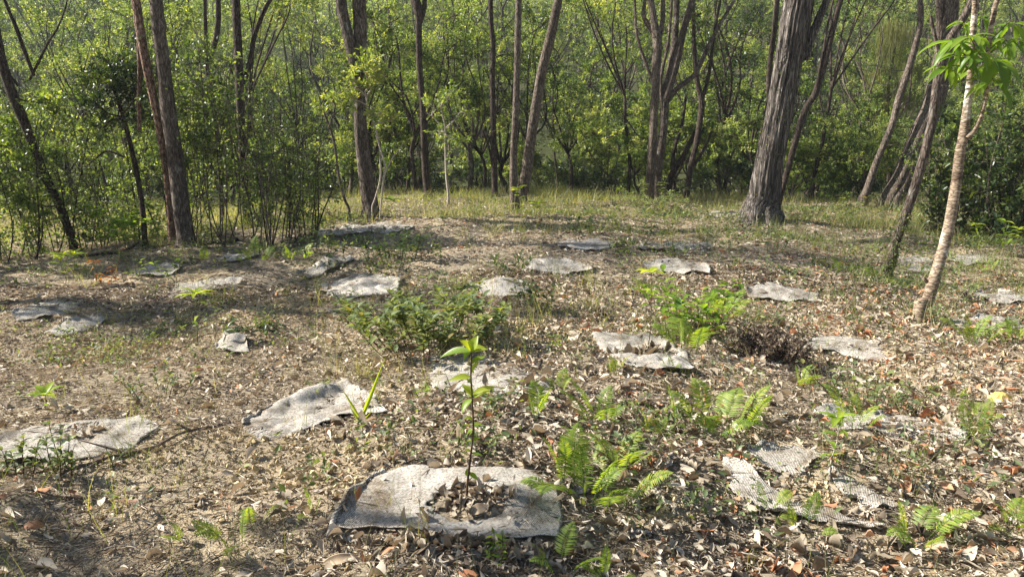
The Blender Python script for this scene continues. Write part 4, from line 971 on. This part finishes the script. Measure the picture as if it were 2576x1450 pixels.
photo_tree('little bright-leaved tree between two dark trunks', [[(1127,512,8),(1121,440,7),(1119,370,6),(1118,320,5),(1105,260,4)],[(1118,325,4),(1145,300,3),(1158,280,3)],[(1119,335,4),(1095,300,3),(1075,285,3)]], base=(1127,513), bark='wood_pale', seed=11, leafm='leaf_forest', L=0.095, W=0.045, flare=1.1,
           blobs=[(1130,240,42,0,1110,270,14,16),(1100,330,38,.1,1118,330,10,14),(1155,360,38,-.1,1119,350,12,14),(1150,410,30,0,1120,390,8,12),(1170,280,34,0,1150,290,10,13),(1090,260,30,0,1090,290,8,12)], crown=(0,1,1,1), tint=(0.5,1))
photo_tree('straight slim tan tree, left one of the paired trunks', [[(1294,536,30),(1291,470,21),(1292,380,20),(1297,280,19),(1300,180,18),(1302,90,18),(1304,-15,17)]], base=(1294,536), bark='bark_tan', seed=12, flare=1.2, crown=(5,1,10,11))
photo_tree('leaning tan tree, right one of the paired trunks', [[(1310,512,36),(1322,440,32),(1336,340,29),(1350,250,28),(1362,180,27),(1380,110,27),(1395,40,25),(1405,-15,24)]], base=(1312,514), bark='bark_tan', seed=13, ridge=0.06, crown=DC, twigs=2)
photo_tree('slim dark tree left of the paired trunks', [[(1244,482,19),(1242,400,17),(1240,300,16),(1238,200,15),(1240,120,14),(1234,50,14),(1234,-15,13)],[(1242,440,8),(1232,380,7),(1215,330,6)]], Y=19.5, bark='bark_dark', seed=14, twigs=8, crown=(5,1,10,11))
photo_tree('forked tan tree with many upright limbs, right of centre', [[(1632,484,30),(1636,420,27),(1640,340,25),(1643,260,24),(1646,180,24),(1650,110,26),(1642,60,20),(1632,-15,16)],[(1648,120,18),(1665,60,14),(1668,-15,13)],[(1645,210,9),(1620,150,9),(1600,80,8),(1595,-10,7)],[(1649,100,16),(1640,80,16),(1618,40,12),(1622,-10,9)]], Y=18.0, bark='bark_tan', seed=15, twigs=10, crown=(7,1.2,10,11))
photo_tree('multi-limbed brown tree spreading right behind the forked tan tree', [[(1652,480,24),(1656,420,24),(1668,330,25),(1674,240,24),(1690,160,20),(1700,90,18),(1706,-15,16)],[(1674,250,20),(1700,160,22),(1718,80,19),(1738,10,18),(1748,-20,17)],[(1668,270,14),(1700,225,15),(1745,190,14),(1775,130,12),(1800,80,11),(1835,20,9),(1850,-10,8)],[(1668,300,10),(1662,200,10),(1680,110,9),(1690,-10,8)]], Y=18.8, bark='bark_brown', seed=16, twigs=8, crown=(8,1.2,10,11))
photo_tree('dark forked tree right of the multi-limbed brown tree', [[(1728,474,17),(1736,420,16),(1750,360,16),(1760,300,16),(1764,255,17),(1752,200,14),(1746,130,12),(1744,50,11),(1742,-15,10)],[(1763,255,12),(1780,200,11),(1790,130,9),(1800,60,8),(1812,-15,7)],[(1735,430,8),(1768,380,8),(1790,330,6)]], Y=19.5, bark='bark_dark', seed=17, twigs=8, crown=(6,1.1,10,11))
photo_tree('curved black tree leaning among the brush right of centre', [[(1680,480,20),(1690,440,20),(1720,390,16),(1745,340,14),(1765,300,11),(1772,250,9)],[(1690,440,12),(1695,380,11),(1715,310,9),(1725,240,8)]], Y=20.5, bark='bark_dark', seed=18, blobs=[(1770,230,50,0,1770,260,12,16)], crown=(0,1,1,1), twigs=5)
photo_tree('great furrowed grey trunk leaning right, tallest in the clearing', [[(1914,554,112),(1921,515,86),(1932,430,76),(1946,360,73),(1960,290,72),(1972,220,72),(1985,140,74),(1998,60,78),(2010,-20,74)],[(2020,150,24),(2042,90,22),(2062,40,20),(2084,-15,18)]], base=(1918,556), bark='bark_grey', seed=19, ridge=0.15, sides=80, trunk_n=90, flare=1.35, freq=22, ivy=(0.12,0.62,420,0.035), crown=(10,1.3,11,12), sink=0.1)
photo_tree('slender dark stem just left of the great furrowed trunk top', [[(1950,420,12),(1946,320,13),(1938,230,14),(1942,150,14),(1950,80,15),(1958,-15,14)]], Y=17.6, bark='bark_dark', seed=25, twigs=3, crown=(4,1,9,10))
photo_tree('dark leaning stem rising behind the great furrowed trunk', [[(1960,500,18),(1985,420,18),(2012,320,18),(2030,270,18),(2052,235,18),(2072,165,18),(2088,100,16),(2105,30,16),(2118,-15,15)],[(2052,235,8),(2062,170,8),(2072,120,7),(2082,60,6),(2098,-15,5)]], Y=17.0, bark='bark_dark', seed=20, twigs=4, crown=(5,1,10,11))
photo_tree('slim leaning tree with pale foot, right of the furrowed trunk', [[(2168,522,30),(2178,480,22),(2196,420,19),(2215,370,18),(2238,310,18),(2252,250,18),(2272,190,18),(2296,110,17),(2308,50,16),(2306,-15,15)],[(2212,375,8),(2240,330,7),(2248,280,7)]], base=(2168,524), bark='bark_tan', seed=21, twigs=5, crown=(6,1.1,10,11))
photo_tree('thick leaning tree wrapped low in ivy, among the right group', [[(2238,522,66),(2262,460,60),(2290,390,58),(2318,320,56),(2342,250,52),(2362,170,48),(2380,90,44),(2392,-20,38)],[(2352,200,22),(2362,120,20),(2364,60,18),(2360,-15,18)],[(2262,440,14),(2290,350,14),(2320,270,12)]], base=(2240,524), bark='bark_tan', seed=22, ridge=0.14, sides=32, freq=16, ivy=(0.08,0.36,420,0.045), crown=(8,1.2,10,11))
photo_tree('ivy-footed slim tree leaning right, in front of the thick one', [[(2224,716,24),(2232,660,25),(2248,590,25),(2272,520,26),(2296,440,26),(2315,370,25),(2330,300,22),(2342,220,23),(2356,150,22),(2378,100,20),(2405,60,20),(2432,5,20)],[(2362,135,12),(2350,90,10),(2340,40,9)]], base=(2224,716), bark='bark_brown', seed=23, ridge=0.05, flare=1.15, ivy=(0.04,0.3,900,0.026), crown=(6,1.0,10,11))
photo_tree('white and tan banded tree leaning at the right', [[(2308,812,34),(2325,770,32),(2342,720,36),(2362,660,32),(2385,580,31),(2398,520,30),(2410,460,29),(2420,390,28),(2430,340,27),(2438,270,21),(2445,200,18),(2447,120,17),(2450,50,16),(2450,-15,15)],[(2432,348,14),(2452,325,13),(2470,280,12),(2482,220,12),(2482,150,11),(2490,80,13),(2500,30,15),(2512,-15,14)],[(2340,715,14),(2328,705,12),(2322,698,8)]], base=(2308,815), bark='bark_pale', seed=24, ridge=0.05, flare=1.15, ivy=(0.02,0.3,50,0.03), crown=(4,0.8,8,8), twigs=0)

# palmate leaf tufts of the banded tree
def palmate():
    Yb = on_ground(2308, 815)[1]; par = [o for o in bpy.data.objects if o.get('label', '').startswith('white and tan banded')][0]
    b = np.array(par.location); mb, sm = MB(), MB(); R = rng_(91)
    anc = at(2446, 150, Yb) - b
    for (u, v, dz, s, nlf) in ((2385,170,-.1,.8,8),(2500,205,-.25,.95,9),(2545,60,.1,.9,9),(2450,175,.2,.8,8),(2402,105,-.15,1,9),(2440,95,-.3,.9,9),(2495,150,-.2,1.15,10),(2478,92,.1,.9,8),(2530,100,0,.9,8),(2415,140,-.2,.9,7),(2520,160,-.1,.8,7),(2470,45,.2,.7,7),(2560,95,.2,.9,8),(2425,60,.1,.6,7),(2460,130,-.35,.8,7)):
        c = at(u, v, Yb + dz) - b
        limb(sm, anc + R.normal(0, 0.02, 3), c, 0.006, 0.003, R, 5, 6, 0.1)
        a = np.arange(nlf) * 6.283 / nlf + R.uniform(0, 1)
        D = np.c_[np.cos(a), np.sin(a) * 0.9, R.uniform(-0.7, 0.35, nlf)]
        L = 0.27 * s * R.uniform(0.75, 1.15, nlf)
        leaf_strip(mb, np.repeat(c[None], nlf, 0) + nrm(D) * 0.02, D, np.c_[-np.cos(a) * .2, -np.sin(a) * .2 - 0.3, np.ones(nlf)], L, L * 0.25, 6, 0.42, 0.2, R.uniform(0.0, 0.6, nlf), 0.9, 0.03, 3)
    sm.build('stalk', M['stem_green'], par); mb.build('foliage', M['leaf_bright'], par)
palmate()

# weeping olive needle tree at right
def weeping():
    p = at(2245, 430, 24); g = float(ground(p[0], 24)); b = np.array([p[0], 24, g]); e = empty('weeping_tree', b, 'weeping olive-green needle tree hanging beyond the right trunks', 'tree', 'trees around the clearing')
    R = rng_(95); tm, fm = MB(), MB()
    tp = smooth_path(np.array([at(u, v, 24) for u, v in ((2235,480),(2238,380),(2232,250),(2245,150),(2262,60))]) - b, 20); tp[0, 2] = -0.2
    tube(tm, tp, np.linspace(0.09, 0.02, 20), 8)
    for u, v, r in ((2262,75,32),(2225,110,30),(2270,130,30),(2215,180,28),(2250,200,34),(2200,235,26),(2225,270,30),(2190,310,26),(2215,340,26),(2300,170,22),(2280,240,24),(2205,400,24),(2240,360,22),(2245,60,26)):
        c = at(u, v, 24 + R.uniform(-.5, .5)) - b; i = np.argmin(np.abs(tp[:, 2] - c[2])); limb(tm, tp[i], c, 0.015, 0.006, R, 5, 6)
        n = 260; P = c + R.normal(0, 1, (n, 3)) * np.array([r * .6, r * .6, r * .35]) * mpp(24)
        D = np.c_[R.normal(0, .12, n), R.normal(0, .12, n), -np.ones(n)]
        blades(fm, P, D, R.uniform(0.3, 0.75, n), 0.013, 3, 0.05, R.uniform(0, 1, n), int(R.integers(1e6)))
    tm.build('trunk', M['bark_dark'], e); fm.build('crown', M['casuarina'], e)
weeping()

# thin-stemmed leafy thickets at the left and right edges
def thicket(label, u, v, w_m, h, seed, nst, ntw, lpt, leafm='leaf_thicket', L=0.06, W=0.034, lean=0.0, top_bias=0.45, tint=(0.0, 0.8), stem_r=0.012, Y=None, group='leafy thickets at the clearing edge', dw=0.6, name='thicket_shrub', cat='shrub'):
    R = rng_(seed + 7000); b = on_ground(u, v) if Y is None else None
    if b is None:
        q = at(u, v, Y); b = np.array([q[0], Y, float(ground(q[0], Y))])
    e = empty(name, b, label, cat, group); tm, fm = MB(), MB()
    for i in range(nst):
        x, y = R.uniform(-.35, .35) * w_m, R.uniform(-.35, .35) * w_m * dw; g = float(ground(b[0] + x, b[1] + y)) - b[2]
        tx, ty = x * 1.5 + R.uniform(-.2, .2) * w_m + lean, y * 1.5 + R.uniform(-.2, .2) * w_m * dw; hh = h * R.uniform(0.6, 1)
        p = limb(tm, np.array([x, y, g - .05]), np.array([tx, ty, hh]), stem_r * R.uniform(.7, 1.2), stem_r * .35, R, 6, 10, 0.05)
        for j in range(ntw):
            s = p[int(R.uniform(top_bias, 1) * 9)]; d = nrm(R.normal(0, 1, 3) * np.array([1, 1, .5]) + np.array([0, 0, .3])); en = s + d * R.uniform(.15, .5) * (0.5 + h * .22)
            tp = limb(tm, s, en, 0.005, 0.002, R, 4, 5, 0.1); n = int(lpt * R.uniform(.5, 1.5)); tt = R.uniform(.15, 1.1, n)
            C = np.stack([np.interp(tt, np.linspace(0, 1, 5), tp[:, q2]) for q2 in range(3)], 1) + R.normal(0, .03, (n, 3))
            leaf_rhomb(fm, C, nrm(np.tile(en - s, (n, 1))) * .5 + R.normal(0, .6, (n, 3)), R.normal(0, .55, (n, 3)) + np.array([0, 0, .9]), L * R.uniform(.7, 1.2, n), W * R.uniform(.8, 1.15, n), .15, np.clip(R.uniform(*tint) + R.normal(0, .15, n), 0, 1))
    tm.build('stem', M['bark_tan' if seed % 2 else 'bark_dark'], e); fm.build('foliage', M[leafm], e)
TH = [
 ('airy small-leaved thicket with thin stems right of the big brown trunk', 650, 622, 1.6, 3.0, 1, 15, 13, 12, dict(top_bias=0.35, L=0.06, W=0.032)),
 ('thin-stemmed leafy thicket before the forked dark tree', 735, 610, 1.2, 2.0, 2, 12, 10, 11, dict(top_bias=0.25)),
 ('tall leafy thicket touching the big brown trunk', 545, 600, 1.5, 3.4, 3, 10, 18, 16, dict(top_bias=0.45, L=0.075, W=0.04)),
 ('dense thicket at the left edge of the clearing', 60, 655, 2.0, 2.9, 4, 16, 18, 16, dict(top_bias=0.06, tint=(0.0, 0.7))),
 ('thicket between the dark leaning tree and the dense-crowned tree', 180, 630, 1.8, 2.5, 5, 14, 17, 16, dict(top_bias=0.06, tint=(0.0, 0.8))),
 ('low thicket beneath the dense dark-crowned tree', 270, 612, 1.5, 1.7, 6, 12, 14, 14, dict(top_bias=0.06, tint=(0.0, 0.7))),
 ('leafy thicket behind the dense dark-crowned tree', 380, 560, 2.2, 2.8, 8, 14, 18, 16, dict(top_bias=0.06, Y=13.5)),
 ('low bushes between the thickets and the twin-limbed trunk', 700, 560, 2.2, 1.6, 9, 14, 14, 15, dict(top_bias=0.1, Y=13.6)),
 ('dark glossy thicket behind the pale tree at the right edge', 2480, 600, 1.8, 2.3, 7, 16, 18, 13, dict(leafm='leaf_dark', L=0.12, W=0.05, top_bias=0.05, tint=(0.2, 1))),
 ('leafy thicket at the extreme right edge of the clearing', 2590, 590, 2.0, 3.0, 10, 14, 18, 15, dict(top_bias=0.05, tint=(0, .7), L=0.09, W=0.045)),
 ('thicket right of the ivy-wrapped leaning tree', 2400, 560, 1.8, 2.0, 11, 14, 16, 14, dict(top_bias=0.05, tint=(0, .7), Y=14.5)),
]
for lb, u, v, w, h, sd, a, b_, c, kw in TH: thicket(lb, u, v, w, h, sd, a, b_, c, **kw)

# ------------------------------------------------------------------ forest behind: tree kinds copied as individuals
def forest_tree(seed, H, crown_z, nb, rad, ntw, lpt, leafm, bark, L=0.082, W=0.043, r=0.09, spread=1.3, name='forest_tree', ff=None):
    R = rng_(seed + 5000); e = empty(name, (0, 0, 0), 'x', 'tree'); tm, fm = MB(), MB()
    P = [np.array([0, 0, -0.4])]; q = np.array([0, 0, 0.]); d = np.array([R.normal(0, .1), R.normal(0, .1), 1])
    fork = H * (ff or R.uniform(.18, .4))
    for j in range(4): q = q + d * fork / 4 + np.array([R.normal(0, .07), R.normal(0, .07), 0]); P.append(q.copy())
    sp = smooth_path(P, 16); tube(tm, sp, np.linspace(r, r * .75, 16), 8, .06, seed)
    ends = []
    for j in range(R.integers(4, 7)):
        a = R.uniform(0, 6.28); tgt = q + np.array([math.cos(a) * spread * R.uniform(.4, 1.2), math.sin(a) * spread * R.uniform(.4, 1.2), (H - fork) * R.uniform(.6, .95)])
        lp = limb(tm, q, tgt, r * .55, r * .15, R, 6, 12, .07); ends.append(lp)
    for j in range(nb):
        lp = ends[j % len(ends)]; s = lp[R.integers(3, 12)]
        v = nrm(R.normal(0, 1, 3) * np.array([1, 1, .4]) + np.array([0, 0, .35])); c = s + v * R.uniform(.3, 1.1)
        if c[2] < crown_z: c[2] = crown_z + R.uniform(0, .6)
        cluster(tm, fm, s, c, rad * R.uniform(.6, 1.15), R, ntw, lpt, L, W, r * .22, tint=(0.05, 0.95), twr=.004)
    tm.build('trunk', M[bark], e); fm.build('crown', M[leafm], e); return e
FT = [
 (forest_tree(1, 7.0, 3.0, 14, .75, 13, 32, 'leaf_forest', 'bark_dark'), 'slim dark-trunked forest tree'),
 (forest_tree(2, 8.0, 3.6, 16, .8, 13, 32, 'leaf_forest', 'bark_brown', r=.10), 'taller brown-trunked forest tree'),
 (forest_tree(3, 5.5, 1.2, 16, .75, 14, 34, 'leaf_forest', 'bark_dark', r=.07), 'low-branching forest tree'),
 (forest_tree(4, 8.5, 4.0, 15, .8, 13, 32, 'leaf_forest', 'bark_tan', r=.11, spread=1.6), 'pale-limbed forest tree'),
 (forest_tree(5, 4.2, 0.6, 16, .7, 14, 34, 'leaf_forest', 'bark_dark', r=.05, L=.085, W=.045), 'small bushy forest tree'),
 (forest_tree(6, 6.5, 2.6, 14, .8, 12, 24, 'leaf_dark', 'bark_dark', r=.08, L=.10), 'dark-leaved forest tree'),
 (forest_tree(7, 9.5, 6.0, 12, .8, 12, 26, 'leaf_forest', 'bark_dark', r=.07, ff=.55), 'straight thin dark-stemmed forest tree'),
 (forest_tree(8, 8.5, 5.0, 12, .8, 12, 26, 'leaf_forest', 'bark_dark', r=.055, ff=.35, spread=2.2), 'thin wavy-limbed dark forest tree'),
]
BUSH = [
 (forest_tree(11, 2.0, .15, 14, .5, 13, 32, 'leaf_forest', 'bark_dark', r=.03, L=.08, W=.045, spread=.9, name='understory_bush'), 'green understory bush'),
 (forest_tree(12, 1.5, .1, 12, .45, 12, 22, 'leaf_dark', 'bark_dark', r=.025, L=.08, W=.045, spread=.9, name='understory_bush'), 'dark understory bush'),
 (forest_tree(13, 2.6, .2, 16, .55, 13, 32, 'leaf_forest', 'bark_tan', r=.03, L=.075, W=.04, spread=1.0, name='understory_bush'), 'tall twiggy understory bush'),
]
for o, _ in BUSH: o['category'] = 'bush'
ZONES = [(0, 'at the far left'), (230, 'behind the dense dark-crowned tree'), (480, 'beyond the forked dark tree'), (800, 'behind the twin-limbed trunk'), (1110, 'left of the paired tan trunks'),
         (1350, 'between the paired trunks and the forked tan tree'), (1650, 'beyond the multi-limbed brown tree'), (1900, 'behind the great furrowed trunk'), (2180, 'beyond the leaning right group'), (2440, 'at the far right edge')]
def zone(x, y):
    u = UC + F_PX * x / y * math.cos(PITCH); s = ZONES[0][1]
    for a, n in ZONES:
        if u > a: s = n
    return s
def place_forest():
    R = random.Random(5); pts = []
    def ok(x, y, d):
        return all((x - a) ** 2 + (y - b) ** 2 > d * d for a, b in pts)
    used = set()
    def put(kinds, i, x, y, d, s, depthword):
        o, nm = kinds[i]; z = float(ground(x, y)); zn = zone(x, y).replace('between the paired trunks and the forked tan tree', 'right of the paired tan trunks')
        lab = f'{nm} {depthword}, {zn}'.replace(' forest tree','').replace(' understory bush',' bush') if 0 else f'{nm}, {depthword} {zn}'
        if i in used and kinds is FT or (kinds is BUSH and (100 + i) in used): copy_tree(o, (x, y, z), R.uniform(0, 6.28), s, lab, lab)
        else:
            used.add(i if kinds is FT else 100 + i); o.location = (x, y, z); o.rotation_euler.z = R.uniform(0, 6.28); o.scale = (s, s, s); o['label'] = lab; o['group'] = lab
        pts.append((x, y))
    n = 0; tries = 0
    while n < 285 and tries < 30000:
        tries += 1
        y = 20.5 + 60 * R.random() ** 1.35; x = R.uniform(-1, 1) * (0.74 * y + 3)
        d = 1.0 + y * 0.02
        if not ok(x, y, d): continue
        u = UC + F_PX * x / y
        w = [3, 3, 3, 2, 3, 1.6, 4.5, 4.5]
        if x > 6 and y > 22: w = [1, .6, 2.5, .5, 5, 2, 1, 1]          # the right-hand slope is shrubbier
        if y > 40: w = [3, 3, 3, 3, 1, 2, 1.5, 1.5]
        i = R.choices(range(8), w)[0]
        s = R.uniform(.8, 1.2) * (0.85 if y < 30 else 1.0) * (1.35 if y > 50 else 1)
        put(FT, i, x, y, d, s, 'near' if y < 30 else ('mid-distance' if y < 45 else 'high up')); n += 1
    n = 0; tries = 0; pts2 = list(pts); pts.clear()
    while n < 100 and tries < 20000:
        tries += 1
        y = R.uniform(18.6, 34) if n < 85 else R.uniform(30, 60); x = R.uniform(-1, 1) * (0.74 * y + 2)
        if y < 21 and abs(x) < 4 and R.random() < .5: continue
        if not ok(x, y, 1.0): continue
        put(BUSH, R.choices(range(3), [4, 3, 3])[0], x, y, 1, R.uniform(.7, 1.25) * (1.3 if y > 34 else 1), 'near' if y < 24 else 'deep in the woods'); n += 1
place_forest()

# trees standing left of the frame, whose shade falls over the near corner and the clearing
SH = [(-6.6, 2.55, 0.9, 2, 'tree standing just outside the clearing, left of the camera'), (-8.6, 8.6, 0.9, 3, 'slim tree outside the left edge of the clearing'), (-10.5, 11.5, 1.0, 1, 'tall tree outside the left edge near the thickets'), (-9.3, 10.6, 0.75, 2, 'small spreading tree just outside the left edge')]
for x, y, s, i, lb in SH: copy_tree(FT[i][0], (x, y, float(ground(x, y))), 1.3 * i, s, lb, 'trees left of the view')

# far wooded hillside: one mass
def far_forest():
    R = rng_(31); mb = MB()
    for (n, y0, y1, lpc, L, rad) in ((1500, 74, 130, 130, 0.26, 2.2), (2600, 130, 220, 90, 0.42, 3.0), (2600, 210, 330, 60, 0.65, 4.0)):
        y = y0 + (y1 - y0) * R.uniform(0, 1, n) ** 1.0; x = R.uniform(-1, 1, n) * (0.74 * y + 8); z = ground(x, y)
        c = np.c_[x, y, z + rad * 0.9]; m = n * lpc
        C = np.repeat(c, lpc, 0); d = R.normal(0, 1, (m, 3)); d[:, 2] = np.abs(d[:, 2]) * 1.1 - 0.35; d[:, 1] -= 0.3; d = nrm(d)
        rr = rad * np.repeat(R.uniform(.6, 1.3, n), lpc) * R.uniform(.7, 1.08, m)
        P = C + d * rr[:, None]
        t = np.clip(np.repeat(R.uniform(0.1, .8, n), lpc) + R.normal(0, .15, m), 0, 1)
        leaf_rhomb(mb, P, R.normal(0, 1, (m, 3)), d + R.normal(0, .6, (m, 3)), L * R.uniform(.7, 1.3, m), L * .6, .15, t)
    tag(mb.build('far_forest', M['leaf_forest']), 'distant wooded hillside seen through the trees', 'forest', kind='stuff')
far_forest()

# ------------------------------------------------------------------ haze in the air
def haze():
    m = bpy.data.materials.new('haze_air'); m.use_nodes = True; nt = m.node_tree; nt.nodes.clear()
    out = nt.nodes.new('ShaderNodeOutputMaterial'); pv = nt.nodes.new('ShaderNodeVolumePrincipled')
    pv.inputs['Color'].default_value = (0.86, 0.93, 1.0, 1); pv.inputs['Density'].default_value = 0.0005; pv.inputs['Anisotropy'].default_value = 0.2
    nt.links.new(pv.outputs[0], out.inputs['Volume'])
    mb = MB(); x, y0, y1, z0, z1 = 330, -14, 390, -8, 98
    V = [(sx * x, yy, zz) for zz in (z0, z1) for yy in (y0, y1) for sx in (-1, 1)]
    mb.add(V, [[0, 2, 3, 1], [4, 5, 7, 6], [0, 1, 5, 4], [2, 6, 7, 3], [0, 4, 6, 2], [1, 3, 7, 5]])
    tag(mb.build('haze', m, smooth=False), 'thin bluish haze over the hillside', 'haze', kind='stuff')
haze()
